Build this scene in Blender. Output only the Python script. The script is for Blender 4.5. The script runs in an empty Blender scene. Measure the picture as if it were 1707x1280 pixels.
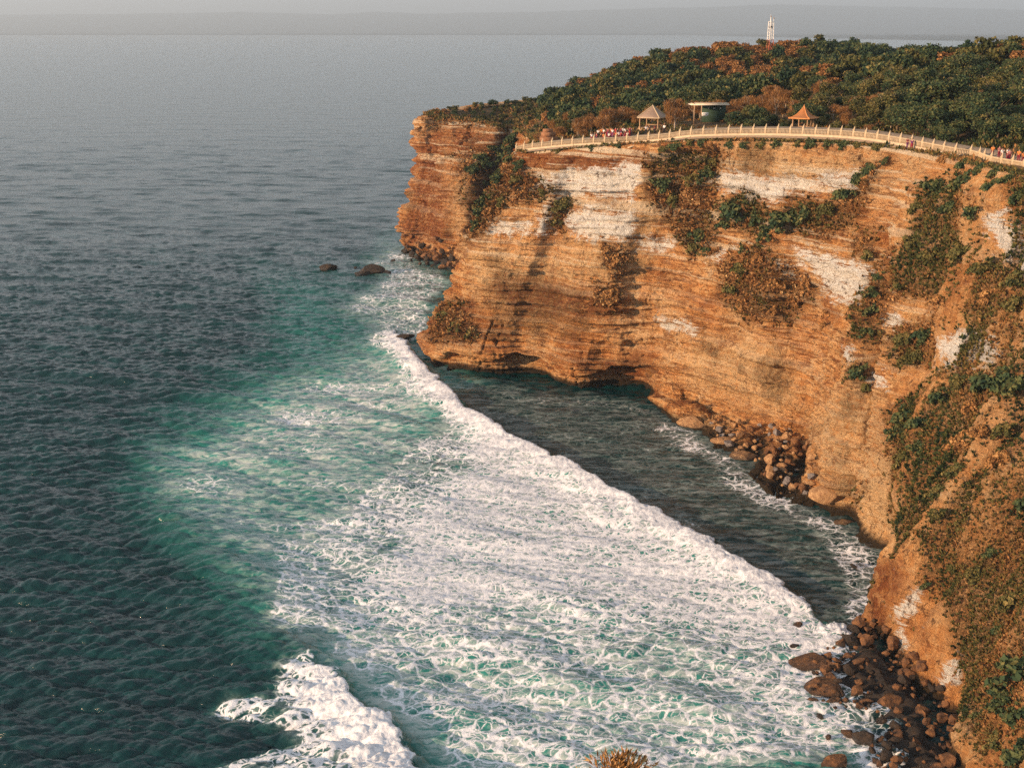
import bpy, bmesh, math, random
import numpy as np
from mathutils import Vector, Matrix

random.seed(7); rng = np.random.default_rng(7)
SC = bpy.context.scene
COL = SC.collection
# ------------------------------------------------------------------ camera
F, CX, CY, HOR, H = 2000.0, 853.5, 640.0, 52.0, 70.0       # photo-pixel focal length, centre, horizon row, eye height
PITCH = math.atan((CY-HOR)/F)
cam_d = bpy.data.cameras.new('camera'); cam = bpy.data.objects.new('camera', cam_d); COL.objects.link(cam)
cam_d.sensor_width = 36; cam_d.lens = 36*F/1707; cam_d.clip_start = .5; cam_d.clip_end = 80000
cam.location = (0, 0, H); cam.rotation_euler = (math.pi/2-PITCH, 0, 0)
SC.camera = cam
SC.view_settings.view_transform = 'Standard'; SC.view_settings.look = 'None'
SC.view_settings.gamma = 1; SC.view_settings.exposure = 0.80
SC.cycles.use_denoising = False
SC.cycles.max_bounces = 5; SC.cycles.diffuse_bounces = 2; SC.cycles.glossy_bounces = 2
SC.cycles.transmission_bounces = 2; SC.cycles.volume_bounces = 0; SC.cycles.transparent_max_bounces = 4
SC.cycles.sample_clamp_direct = 5; SC.cycles.sample_clamp_indirect = 3
SC.cycles.caustics_reflective = False; SC.cycles.caustics_refractive = False
# ------------------------------------------------------------------ sky + sun
SUN_EL = math.radians(11.5); SAZ = Vector((-.90, -.43)).normalized()
w = bpy.data.worlds.new("World"); SC.world = w; w.use_nodes = True
nt = w.node_tree; bg = nt.nodes['Background']
sky = nt.nodes.new('ShaderNodeTexSky'); sky.sky_type = 'NISHITA'; sky.sun_disc = False
sky.sun_elevation = SUN_EL; sky.sun_rotation = math.atan2(SAZ.x, SAZ.y)
sky.air_density = 1.0; sky.dust_density = 1.0; sky.ozone_density = 1.5
hs = nt.nodes.new('ShaderNodeHueSaturation'); hs.inputs['Saturation'].default_value = .22
tint = nt.nodes.new('ShaderNodeMix'); tint.data_type = 'RGBA'; tint.blend_type = 'MULTIPLY'; tint.inputs[0].default_value = 1
tint.inputs[7].default_value = (.86, .94, 1.0, 1)
nt.links.new(sky.outputs[0], hs.inputs['Color']); nt.links.new(hs.outputs[0], tint.inputs[6])
hz_ = nt.nodes.new('ShaderNodeMix'); hz_.data_type = 'RGBA'; hz_.inputs[0].default_value = .5      # milky overcast veil over the clear sky
tcw = nt.nodes.new('ShaderNodeTexCoord'); sxw = nt.nodes.new('ShaderNodeSeparateXYZ'); nt.links.new(tcw.outputs['Generated'], sxw.inputs[0])
mrw = nt.nodes.new('ShaderNodeMapRange'); mrw.inputs[1].default_value = 0; mrw.inputs[2].default_value = .55; mrw.inputs[3].default_value = 1.0; mrw.inputs[4].default_value = .12
nt.links.new(sxw.outputs[2], mrw.inputs[0]); nt.links.new(mrw.outputs[0], hz_.inputs[0])          # the veil is thick at the horizon, thin overhead
hz_.inputs[7].default_value = (3.45, 3.5, 3.6, 1); nt.links.new(tint.outputs[2], hz_.inputs[6]); nt.links.new(hz_.outputs[2], bg.inputs[0]); bg.inputs[1].default_value = .14
sd = bpy.data.lights.new('sun', 'SUN'); sun = bpy.data.objects.new('sun', sd); COL.objects.link(sun)
sd.energy = 5.0; sd.angle = math.radians(.6); sd.color = (1, .65, .38)
sv = Vector((SAZ.x*math.cos(SUN_EL), SAZ.y*math.cos(SUN_EL), math.sin(SUN_EL)))
sun.rotation_euler = (-sv).to_track_quat('-Z', 'Y').to_euler()

# ------------------------------------------------------------------ helpers
CP, SP = math.cos(PITCH), math.sin(PITCH)
def ray(px, py):
    x = (px-CX)/F; y = -(py-CY)/F
    return x, CP + y*SP, -SP + y*CP                       # world direction per unit depth
def P(px, py, D=None, z=None):
    dx, dy, dz = ray(px, py)
    t = (D/dy) if D is not None else ((z-H)/dz)
    return np.array([dx*t, dy*t, H+dz*t])
def pix(V):
    x, y, z = V[..., 0], V[..., 1], V[..., 2]-H
    d = y*CP - z*SP; u = y*SP + z*CP
    d = np.maximum(d, 1e-3)
    return CX + F*x/d, CY - F*u/d
def _hash(ix, iy, iz, seed):
    h = (ix.astype(np.int64)*374761393 + iy.astype(np.int64)*668265263 + iz.astype(np.int64)*2147483647 + seed*974711) & 0xffffffff
    h = ((h ^ (h >> 13))*1274126177) & 0xffffffff
    h = h ^ (h >> 16)
    return (h & 0xffffff)/float(0xffffff)
def vnoise(p, seed=0):
    f = np.floor(p); t = p-f; t = t*t*t*(t*(t*6-15)+10); i = f.astype(np.int64)
    r = 0
    for a in (0, 1):
        for b in (0, 1):
            for c in (0, 1):
                wgt = (t[..., 0] if a else 1-t[..., 0])*(t[..., 1] if b else 1-t[..., 1])*(t[..., 2] if c else 1-t[..., 2])
                r = r + wgt*_hash(i[..., 0]+a, i[..., 1]+b, i[..., 2]+c, seed)
    return r*2-1
def fbm(p, scale, octv=4, seed=0, ridged=False, gain=.5, anis=(1, 1, 1)):
    q = p*np.array(anis)/scale; s = 0; a = 1; n = 0
    for o in range(octv):
        v = vnoise(q, seed+o*17)
        if ridged: v = 1-2*np.abs(v)
        s = s + a*v; n += a; a *= gain; q = q*2.03+11.7
    return s/n
def smooth(a, b, x):
    t = np.clip((x-a)/(b-a), 0, 1); return t*t*(3-2*t)
def sdpoly(x, y, poly):
    """signed distance, positive inside"""
    poly = np.array(poly, float); n = len(poly)
    d = np.full(x.shape, 1e18); ins = np.zeros(x.shape, bool)
    for k in range(n):
        ax, ay = poly[k]; bx, by = poly[(k+1) % n]
        ex, ey = bx-ax, by-ay
        t = np.clip(((x-ax)*ex+(y-ay)*ey)/(ex*ex+ey*ey+1e-9), 0, 1)
        d = np.minimum(d, (x-ax-t*ex)**2+(y-ay-t*ey)**2)
        c = ((ay > y) != (by > y)) & (x < (bx-ax)*(y-ay)/((by-ay) if by != ay else 1e-9)+ax)
        ins ^= c
    d = np.sqrt(d)
    return np.where(ins, d, -d)
def pmask(x, y, polys, soft=14):
    m = np.zeros(x.shape)
    for pl in polys:
        pl = np.array(pl, float)
        mg = soft*1.5
        sel = (x > pl[:, 0].min()-mg) & (x < pl[:, 0].max()+mg) & (y > pl[:, 1].min()-mg) & (y < pl[:, 1].max()+mg)
        if sel.any():
            m[sel] = np.maximum(m[sel], smooth(-soft, soft, sdpoly(x[sel], y[sel], pl)))
    return m
def tag(o, label=None, cat=None, group=None, kind=None):
    for k, v in (('label', label), ('category', cat), ('group', group), ('kind', kind)):
        if v: o[k] = v
    return o
def np_mesh(name, verts, faces, mat=None, smooth_=False, attrs=None):
    """verts (n,3); faces (m,k) int"""
    me = bpy.data.meshes.new(name)
    verts = np.ascontiguousarray(verts, np.float32); faces = np.ascontiguousarray(faces, np.int32)
    m, k = faces.shape
    me.vertices.add(len(verts)); me.vertices.foreach_set('co', verts.ravel())
    me.loops.add(m*k); me.loops.foreach_set('vertex_index', faces.ravel())
    me.polygons.add(m); me.polygons.foreach_set('loop_start', np.arange(0, m*k, k, dtype=np.int32))
    me.polygons.foreach_set('loop_total', np.full(m, k, np.int32))
    if smooth_: me.polygons.foreach_set('use_smooth', np.ones(m, bool))
    me.update(calc_edges=True)
    for an, (dom, arr) in (attrs or {}).items():
        arr = np.asarray(arr, np.float32)
        if arr.ndim == 1:
            at = me.attributes.new(an, 'FLOAT', dom); at.data.foreach_set('value', arr)
        else:
            at = me.attributes.new(an, 'FLOAT_COLOR', dom); at.data.foreach_set('color', arr.ravel())
    if mat is not None:
        for q in (mat if isinstance(mat, (list, tuple)) else [mat]): me.materials.append(q)
    return me
def link(name, me, parent=None, loc=None):
    o = bpy.data.objects.new(name, me); COL.objects.link(o)
    if parent is not None: o.parent = parent
    if loc is not None: o.location = loc
    return o
def empty(name, loc=(0, 0, 0), rz=0, parent=None):
    o = bpy.data.objects.new(name, None); COL.objects.link(o); o.location = loc; o.rotation_euler = (0, 0, rz)
    o.empty_display_size = .2
    if parent is not None: o.parent = parent
    return o
def grid_faces(nr, nc):
    i = np.arange(nr-1)[:, None]*nc + np.arange(nc-1)[None, :]
    i = i.ravel()
    return np.stack([i, i+1, i+nc+1, i+nc], 1)

class N:
    """tiny node builder"""
    def __init__(s, name):
        s.m = bpy.data.materials.new(name); s.m.use_nodes = True; s.t = s.m.node_tree
        s.b = s.t.nodes['Principled BSDF']; s.out = s.t.nodes['Material Output']
    def n(s, typ, **kw):
        x = s.t.nodes.new(typ)
        for k, v in kw.items(): setattr(x, k, v)
        return x
    def L(s, a, b): s.t.links.new(a, b)
    def attr(s, name): return s.n('ShaderNodeAttribute', attribute_name=name)
    def coord(s, scale=(1, 1, 1), src='Object'):
        if src == 'World': c = s.n('ShaderNodeNewGeometry').outputs['Position']
        else: c = s.n('ShaderNodeTexCoord').outputs[src]
        if scale == (1, 1, 1): return c
        m = s.n('ShaderNodeMapping'); m.inputs['Scale'].default_value = scale; s.L(c, m.inputs[0]); return m.outputs[0]
    def noise(s, co, scale, detail=6, rough=.55, dist=0):
        x = s.n('ShaderNodeTexNoise'); x.inputs['Scale'].default_value = scale; x.inputs['Detail'].default_value = detail
        x.inputs['Roughness'].default_value = rough; x.inputs['Distortion'].default_value = dist; s.L(co, x.inputs['Vector']); return x.outputs['Fac']
    def ramp(s, fac, stops):
        r = s.n('ShaderNodeValToRGB'); e = r.color_ramp.elements
        while len(e) < len(stops): e.new(.5)
        for q, (p, c) in zip(e, stops): q.position = p; q.color = (*c, 1) if len(c) == 3 else c
        s.L(fac, r.inputs[0]); return r.outputs[0]
    def rng(s, v, a, b, c=0, d=1, sm=True):
        r = s.n('ShaderNodeMapRange'); r.clamp = True
        if sm: r.interpolation_type = 'SMOOTHSTEP'
        for i, q in enumerate((v, a, b, c, d)):
            if hasattr(q, 'is_linked'): s.L(q, r.inputs[i])
            else: r.inputs[i].default_value = q
        return r.outputs[0]
    def math(s, op, a, b=None, c=None):
        r = s.n('ShaderNodeMath', operation=op)
        for i, q in enumerate((a, b, c)):
            if q is None: continue
            if hasattr(q, 'is_linked'): s.L(q, r.inputs[i])
            else: r.inputs[i].default_value = q
        return r.outputs[0]
    def mix(s, f, a, b, mode='MIX'):
        r = s.n('ShaderNodeMix'); r.data_type = 'RGBA'; r.blend_type = mode
        for i, q in ((0, f), (6, a), (7, b)):
            if hasattr(q, 'is_linked'): s.L(q, r.inputs[i])
            elif i == 0: r.inputs[0].default_value = q
            else: r.inputs[i].default_value = (*q, 1)
        return r.outputs[2]
    def bump(s, h, strength=.5, dist=.1, normal=None):
        b = s.n('ShaderNodeBump'); b.inputs['Strength'].default_value = strength; b.inputs['Distance'].default_value = dist
        s.L(h, b.inputs['Height'])
        if normal is not None: s.L(normal, b.inputs['Normal'])
        return b.outputs[0]
def simple(name, col, rough=.8, var=.25, scale=3.0, spec=.3):
    k = N(name); c = k.noise(k.coord(), scale, 5)
    a = tuple(max(0, x*(1-var)) for x in col); b = tuple(min(1, x*(1+var)) for x in col)
    k.L(k.ramp(c, [(.3, a), (.7, b)]), k.b.inputs['Base Color']); k.b.inputs['Roughness'].default_value = rough
    k.b.inputs['Specular IOR Level'].default_value = spec
    return k.m

# ------------------------------------------------------------------ cliff loft (stations along the coast; each a profile from the sea to the edge)
def catmull(pts, n):
    """pts (k,d) -> n samples, centripetal-ish uniform"""
    pts = np.asarray(pts, float); k = len(pts)
    t = np.linspace(0, k-1, n); i = np.clip(np.floor(t).astype(int), 0, k-2); f = (t-i)[(...,)+(None,)*(pts.ndim-1)]
    p0 = pts[np.maximum(i-1, 0)]; p1 = pts[i]; p2 = pts[i+1]; p3 = pts[np.minimum(i+2, k-1)]
    return .5*((2*p1)+(-p0+p2)*f+(2*p0-5*p1+4*p2-p3)*f*f+(-p0+3*p1-3*p2+p3)*f**3)
W3 = lambda x, y, z: np.array([x, y, z], float)
def prof(base, top, kind='cliff'):
    if kind == 'cliff': zf = [0, .12, .3, .46, .54, .8, 1]; g = [0, .03, .16, .36, .50, .80, 1]
    elif kind == 'slope': zf = [0, .15, .3, .45, .6, .8, 1]; g = [0, .08, .22, .38, .56, .79, 1]
    else: zf = [0, .12, .3, .46, .6, .8, 1]; g = [0, .1, .35, .5, .65, .85, 1]
    return [np.array([base[0]+(top[0]-base[0])*b, base[1]+(top[1]-base[1])*b, base[2]+(top[2]-base[2])*a]) for a, b in zip(zf, g)]
def beach(base, mid, foot, top):
    q = prof(foot, top)
    return [base, mid, foot, foot+(top-foot)*np.array([.05, .05, .18]), foot+(top-foot)*np.array([.28, .28, .45]), foot+(top-foot)*np.array([.62, .62, .70]), top]
ST = []
ST.append(('w', prof(W3(330, 600, 0), W3(300, 560, 60))))
ST.append(('w', prof(W3(200, 560, 0), W3(190, 530, 60))))
ST.append(('w', prof(W3(90, 520, 0), W3(88, 495, 55))))
ST.append(('w', prof(W3(20, 480, 0), W3(22, 462, 47))))
ST.append(('w', prof(W3(-22, 440, 0), W3(-14, 432, 45))))
ST.append(('p', [P(668, 424, z=0), P(670, 395, D=402), P(672, 370, D=402), P(688, 320, D=404), P(699, 270, D=406), P(704, 225, D=408), P(711, 192, D=410)]))
ST.append(('p', [P(700, 436, z=0), P(708, 405, D=391), P(716, 372, D=391), P(722, 320, D=393), P(728, 280, D=395), P(738, 235, D=398), P(752, 199, D=402)]))
ST.append(('p', [P(728, 446, z=0), P(738, 412, D=380), P(744, 380, D=379), P(752, 330, D=382), P(760, 290, D=385), P(778, 245, D=389), P(797, 206, D=393)]))
ST.append(('p', [P(760, 456, z=0), P(765, 420, D=371), P(772, 385, D=371), P(785, 340, D=374), P(797, 300, D=377), P(812, 255, D=380), P(832, 214, D=384)]))
ST.append(('w', prof(P(782, 445, z=0), P(848, 214, D=404), 'x')))
ST.append(('w', prof(P(850, 480, z=0), P(884, 232, D=318), 'x')))
ST.append(('w', prof(P(800, 560, z=0), P(880, 244, D=258), 'x')))
ST.append(('p', [P(714, 610, z=0), P(696, 578, D=259.5), P(716, 540, D=259), P(748, 480, D=256), P(772, 410, D=252), P(806, 330, D=248), P(862, 254, D=244)]))
ST.append(('w', prof(P(770, 624, z=0), P(905, 256, D=239))))
ST.append(('w', prof(P(860, 630, z=0), P(960, 249, D=233))))
ST.append(('w', prof(P(960, 650, z=0), P(1050, 242, D=226))))
ST.append(('w', prof(P(1075, 655, z=0), P(1140, 238, D=218))))
ST.append(('w', beach(P(1130, 705, z=0), P(1150, 690, z=.9), P(1160, 672, z=1.8), P(1225, 236, D=211))))
ST.append(('w', beach(P(1222, 768, z=0), P(1245, 735, z=1.4), P(1268, 700, z=3.2), P(1300, 238, D=205))))
ST.append(('w', beach(P(1300, 832, z=0), P(1330, 780, z=1.4), P(1352, 728, z=3.2), P(1380, 240, D=198))))
ST.append(('w', prof(P(1385, 852, z=0), P(1465, 247, D=190))))
ST.append(('w', prof(P(1440, 888, z=0), P(1540, 258, D=180), 'slope')))
ST.append(('w', prof(P(1482, 936, z=0), P(1615, 276, D=167), 'slope')))
ST.append(('w', prof(P(1474, 1000, z=0), P(1690, 292, D=156), 'slope')))
ST.append(('w', prof(P(1462, 1052, z=0), P(1770, 310, D=148), 'slope')))
ST.append(('w', prof(P(1515, 1115, z=0), P(1870, 330, D=140), 'slope')))
ST.append(('w', prof(P(1560, 1190, z=0), P(1990, 350, D=131), 'slope')))
ST.append(('w', prof(P(1600, 1290, z=0), P(2130, 380, D=120), 'slope')))
ST.append(('w', prof(P(1650, 1420, z=0), P(2300, 400, D=108), 'slope')))
ST.append(('w', prof(P(1750, 1640, z=0), P(2600, 420, D=94), 'slope')))
PRF = np.array([s[1] for s in ST])                     # (S,7,3)
NST = len(ST)
# lip rows inward + foot rows under the water
def extend(PRF):
    out = []
    for i, pr in enumerate(PRF):
        a = PRF[max(i-1, 0)][-1]; b = PRF[min(i+1, len(PRF)-1)][-1]
        tdir = (b-a)[:2]; tdir /= np.linalg.norm(tdir)+1e-9
        inward = np.array([tdir[1]*-1, tdir[0]])        # coast runs back -> front with the land on its left-hand side
        out.append((inward,))
    return out
INW = np.array([e[0] for e in extend(PRF)])
# make sure 'inward' points to land (roughly from base to top or +x)
NC, NR = 1900, 330
# station density: parametrise columns by world arc length of mid row
mid = PRF[:, 3]; seg = np.linalg.norm(np.diff(mid, axis=0), axis=1)
seg[:4] *= .25; seg[-1] *= .4; seg[-2] *= .6
cum = np.concatenate([[0], np.cumsum(seg)]); tt = np.interp(np.linspace(0, cum[-1], NC), cum, np.arange(NST))
def cat_at(arr, t):
    k = len(arr); i = np.clip(np.floor(t).astype(int), 0, k-2); f = (t-i).reshape((-1,)+(1,)*(arr.ndim-1))
    p0 = arr[np.maximum(i-1, 0)]; p1 = arr[i]; p2 = arr[i+1]; p3 = arr[np.minimum(i+2, k-1)]
    return .5*((2*p1)+(-p0+p2)*f+(2*p0-5*p1+4*p2-p3)*f*f+(-p0+3*p1-3*p2+p3)*f**3)
G = cat_at(PRF, tt)                                     # (NC,7,3)
G = cat_at(np.swapaxes(G, 0, 1), np.linspace(0, 6, NR))  # (NR,NC,3)
TT = np.broadcast_to(tt, (NR, NC)); VV = np.broadcast_to(np.linspace(0, 1, NR)[:, None], (NR, NC))
# horizontal outward normal of the smooth sheet
du = np.gradient(G, axis=1); dv = np.gradient(G, axis=0)
nrm = np.cross(du, dv); nrm /= np.linalg.norm(nrm, axis=2, keepdims=True)+1e-9
land_c = np.array([200., 300., 20.])
flip = np.sign((nrm*(land_c-G)).sum(2).mean()); nrm *= -flip
nh = nrm.copy(); nh[..., 2] *= .3; nh /= np.linalg.norm(nh, axis=2, keepdims=True)+1e-9
edge_fade = smooth(1.0, .94, VV)
zz = G[..., 2]
slope_w = smooth(20.3, 22.3, TT)                        # 1 on the near right-hand slope
warp = fbm(G, 30, 3, 5)*3.0
strat = vnoise(np.stack([G[..., 0]*.03, G[..., 1]*.03, (zz+warp)*.55], -1), 21)*.6 + vnoise(np.stack([G[..., 0]*.06, G[..., 1]*.06, (zz+warp)*1.5], -1), 22)*.4
big = fbm(G, 16, 4, 31, anis=(1, 1, .45))
rib = fbm(G, 9, 4, 41, ridged=True, anis=(1, 1, .35))
fine = fbm(G, 2.6, 4, 51)
rough = fbm(G, 1.1, 3, 61, ridged=True)
disp = big*np.where((TT > 11.5) & (TT < 21), 1.5, 2.3) + rib*1.1*(.6+.8*slope_w) + (strat*1.15+.35*np.sign(strat)*np.abs(strat)**.3)*(1-.95*slope_w) + fine*.7 + rough*.28
streak = vnoise(np.stack([TT*2.6+.25*fbm(G, 8, 2, 43)*3, VV*1.2, VV*0], -1), 44)*.6+vnoise(np.stack([TT*6.5, VV*2.0+5, VV*0], -1), 45)*.4
disp = disp + slope_w*streak*2.6 + (1-slope_w)*vnoise(np.stack([TT*3.2, VV*1.1, VV*0], -1), 46)*1.0
hl = smooth(9.6, 9.0, TT)
disp = disp + hl*(fbm(G, 6, 4, 47, ridged=True, anis=(1, 1, .22))*2.0 + fbm(G, 2.2, 3, 48, ridged=True, anis=(1, 1, .3))*.7)
lz = zz+1.8*fbm(G*np.array([1, 1, 0]), 40, 2, 49); ph = lz/3.3; led = (ph-np.floor(ph)); amp_l = .5+.5*vnoise(np.stack([G[..., 0]*.05, np.floor(ph), G[..., 1]*.05], -1), 50)
disp = disp + (1-slope_w)*(1-.85*hl)*amp_l*1.0*(smooth(0, .75, led)-smooth(.82, 1.0, led)-.4)
disp = disp*np.where(TT < 10, 1.15, 1.0)
PX, PY = pix(G)
# named relief: crevice, spurs, ledges
def bumpat(cx, cy, rx, ry, ang=0):
    c, s = math.cos(ang), math.sin(ang); x = PX-cx; y = PY-cy
    return np.exp(-(((x*c+y*s)/rx)**2+((-x*s+y*c)/ry)**2))
disp = disp - 4.5*bumpat(1452, 520, 14, 90, .12) - 3.0*bumpat(1440, 640, 12, 60, 0) + 3.2*bumpat(1540, 380, 55, 110, .3) \
     - 2.4*bumpat(1190, 300, 70, 26, .9) - 1.0*bumpat(1060, 480, 14, 110, .1) - 2.2*bumpat(1415, 820, 8, 40, .2) \
     + 1.6*bumpat(1000, 500, 120, 40) - 2.2*bumpat(1480, 268, 12, 26, -.7) - 2.5*bumpat(1640, 400, 40, 60) + 2.0*bumpat(1240, 470, 70, 60, .4) \
     - 2.2*bumpat(1600, 960, 18, 160, .75) + 2.2*bumpat(1650, 820, 26, 170, .75) - 1.8*bumpat(1545, 800, 16, 120, .5)
blk = fbm(G, 5.5, 2, 53, anis=(1, 1, .8)); disp = disp + (np.round(blk*5)/5-blk*.5)*1.5*(1-.6*slope_w)
vcr = vnoise(np.stack([TT*4.3+.8*fbm(G, 12, 2, 54), VV*.9, VV*0], -1), 55); disp = disp - 1.5*smooth(.10, .0, np.abs(vcr))*smooth(-.1, .4, fbm(G, 14, 2, 56))
vis = (TT > 4.5)
# wave-cut notch
arch = fbm(G*np.array([1, 1, 0]), 7, 2, 77)
hole = np.maximum.reduce([bumpat(862, 608, 34, 60), bumpat(1042, 640, 44, 60), .65*bumpat(755, 605, 20, 30)])
nz = 2.0+2.2*np.clip(arch, -.4, 1)+4.2*hole
notch = smooth(nz+.9, nz-.5, zz)*(smooth(11.7, 12.2, TT)*smooth(16.6, 15.8, TT))
disp = disp - notch*(2.4+3.0*hole)
farn = smooth(6.0, 3.5, zz)*smooth(4.6, 5.4, TT)*smooth(9.4, 8.4, TT)
disp = disp - farn*2.5
disp = disp*(.12+.88*edge_fade)
CL = G + nh*disp[..., None]
# foot and lip
def inward_dir():
    top = G[-1]; tdir = np.gradient(top, axis=0)[:, :2]; tdir /= np.linalg.norm(tdir, axis=1, keepdims=True)+1e-9
    a = np.stack([-tdir[:, 1], tdir[:, 0]], 1)
    s = np.sign((a*(-nh[-1][:, :2])).sum(1)); s[s == 0] = 1
    k = np.ones(25)/25
    a = a*s[:, None]; a = np.stack([np.convolve(np.pad(a[:, j], 12, 'edge'), k, 'valid') for j in (0, 1)], 1)
    return a/(np.linalg.norm(a, axis=1, keepdims=True)+1e-9)
IN = inward_dir()
lip = []
for j, (dd, dz) in enumerate(((.5, .12), (1.2, .15), (2.2, .1), (3.6, -.1), (5.0, -.5))):
    q = CL[-1].copy(); q[:, :2] += IN*dd; q[:, 2] += dz + .12*fbm(q, 1.2, 2, 90+j); lip.append(q)
foot = []
for dz in (-4.0, -1.5):
    q = CL[0].copy(); q[:, 2] += dz; foot.append(q)
CLF = np.concatenate([np.array(foot), CL, np.array(lip)], 0)
NRF = CLF.shape[0]
GPX, GPY = pix(CLF)
jx = fbm(CLF, 5, 3, 101)*16; jy = fbm(CLF, 5, 3, 102)*12
mx, my = GPX+jx, GPY+jy
CHALK = [[(892, 296), (960, 284), (1068, 274), (1062, 335), (960, 330), (905, 312)], [(905, 335), (925, 335), (915, 388), (895, 388)],
         [(812, 366), (882, 368), (880, 388), (820, 388)], [(950, 350), (1064, 352), (1058, 398), (1000, 404), (945, 388)],
         [(1195, 288), (1300, 298), (1445, 284), (1420, 312), (1310, 322), (1300, 338), (1262, 340), (1215, 320), (1195, 305)],
         [(1330, 410), (1400, 432), (1466, 458), (1450, 480), (1436, 505), (1385, 498), (1350, 462)],
         [(1480, 520), (1510, 530), (1505, 556), (1480, 545)], [(1552, 580), (1600, 542), (1650, 548), (1678, 590), (1640, 606), (1570, 612)],
         [(1640, 362), (1665, 348), (1700, 395), (1720, 470), (1690, 445), (1655, 415)], [(1060, 397), (1128, 402), (1126, 414), (1064, 420)],
         [(1190, 425), (1218, 418), (1205, 438), (1188, 436)], [(1408, 575), (1424, 590), (1416, 604), (1406, 596)], [(1456, 622), (1488, 626), (1480, 644), (1458, 640)],
         [(1494, 1060), (1512, 990), (1534, 968), (1530, 1010), (1502, 1076)],
         [(1565, 1105), (1600, 1090), (1596, 1140), (1570, 1140)], [(1100, 520), (1160, 545), (1150, 556), (1096, 532)], [(1285, 430), (1340, 470), (1300, 460)]]
TAN = [[(1185, 580), (1240, 570), (1290, 605), (1285, 660), (1240, 672), (1190, 645)], [(1200, 238), (1330, 248), (1470, 252), (1455, 300), (1300, 305), (1195, 300)], [(752, 300), (800, 300), (800, 400), (768, 410), (745, 360)],
       [(1150, 560), (1300, 570), (1340, 680), (1260, 690), (1150, 640)], [(1420, 640), (1470, 650), (1500, 900), (1400, 860), (1340, 700)], [(1480, 250), (1540, 262), (1530, 300), (1480, 290)],
       [(790, 420), (1060, 400), (1060, 470), (800, 480)]]
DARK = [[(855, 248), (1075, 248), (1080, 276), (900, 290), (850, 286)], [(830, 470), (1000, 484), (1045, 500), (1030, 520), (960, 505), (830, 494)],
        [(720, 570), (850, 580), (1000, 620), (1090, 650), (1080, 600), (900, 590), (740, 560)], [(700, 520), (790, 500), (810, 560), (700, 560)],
        [(695, 220), (745, 220), (745, 400), (670, 420)], [(740, 210), (850, 215), (830, 260), (745, 270)], [(780, 260), (860, 250), (800, 400), (775, 420)], [(850, 480), (1050, 500), (1050, 530), (850, 520)],  # the headland cleft's shadow is put into the rock colour here too
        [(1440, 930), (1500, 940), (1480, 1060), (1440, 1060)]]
VEG = [[(1075, 262), (1182, 240), (1212, 250), (1190, 320), (1180, 352), (1196, 425), (1150, 424), (1118, 380), (1080, 330)],
       [(1190, 340), (1250, 320), (1282, 355), (1268, 382), (1225, 392), (1195, 370)],
       [(1285, 352), (1330, 332), (1400, 332), (1440, 290), (1480, 260), (1462, 300), (1422, 380), (1380, 402), (1330, 388), (1288, 388)],
       [(1200, 445), (1260, 400), (1300, 430), (1342, 462), (1358, 502), (1320, 540), (1280, 532), (1240, 532), (1208, 500)],
       [(1530, 305), (1602, 284), (1640, 330), (1640, 400), (1700, 482), (1720, 520), (1600, 525), (1550, 492), (1486, 500), (1478, 470), (1510, 400)],
       [(1426, 510), (1468, 440), (1482, 460), (1476, 560), (1440, 582), (1424, 552)],
       [(1478, 560), (1560, 520), (1612, 540), (1560, 560), (1552, 612), (1500, 614), (1474, 590)],
       [(1478, 690), (1550, 640), (1640, 640), (1720, 615), (1720, 1290), (1580, 1290), (1600, 1110), (1540, 910), (1490, 880), (1482, 800)],
       [(718, 522), (762, 500), (802, 560), (782, 572), (722, 566)], [(800, 292), (850, 260), (900, 300), (938, 310), (900, 332), (850, 332), (812, 390), (780, 395)],
       [(918, 328), (962, 335), (932, 396), (914, 382)], [(1004, 400), (1045, 430), (1030, 470), (1000, 440)], [(1420, 600), (1450, 600), (1448, 640), (1420, 640)],
       [(705, 188), (850, 196), (850, 212), (760, 206), (706, 222)], [(760, 260), (850, 240), (840, 300), (800, 380), (770, 330)],
       [(1640, 285), (1720, 300), (1720, 350), (1660, 330)], [(1420, 390), (1470, 380), (1460, 430), (1425, 430)], [(990, 470), (1040, 480), (1030, 520), (985, 510)]]
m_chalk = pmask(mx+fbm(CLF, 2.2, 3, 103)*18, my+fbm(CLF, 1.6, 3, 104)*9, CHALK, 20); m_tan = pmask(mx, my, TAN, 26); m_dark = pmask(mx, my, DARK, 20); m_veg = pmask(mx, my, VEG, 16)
vn = fbm(CLF, 11, 4, 131, anis=(1, 1, .7)); TTf = np.broadcast_to(tt, (NRF, NC))
STR = np.concatenate([np.repeat(streak[:1], 2, 0), streak, np.repeat(streak[-1:], 5, 0)], 0)
m_patch = smooth(.16, .42, vn)*(1-m_chalk)*.75
m_veg = np.where(TTf > 20.5, m_veg*(.25+.75*smooth(.42, -.05, STR+.5*vn)), m_veg)
m_list = m_veg.copy(); m_veg = np.maximum(m_veg, m_patch); m_veg = np.where(TTf > 22.5, np.maximum(m_veg, smooth(.18, -.30, STR+.4*vn)*smooth(5, 14, CLF[..., 2])), m_veg)
m_veg *= smooth(1.5, 5, CLF[..., 2])
m_slope = smooth(20.5, 22.2, TTf)
colr = np.stack([m_chalk, m_tan, m_dark, m_veg], -1).reshape(-1, 4)

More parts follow.
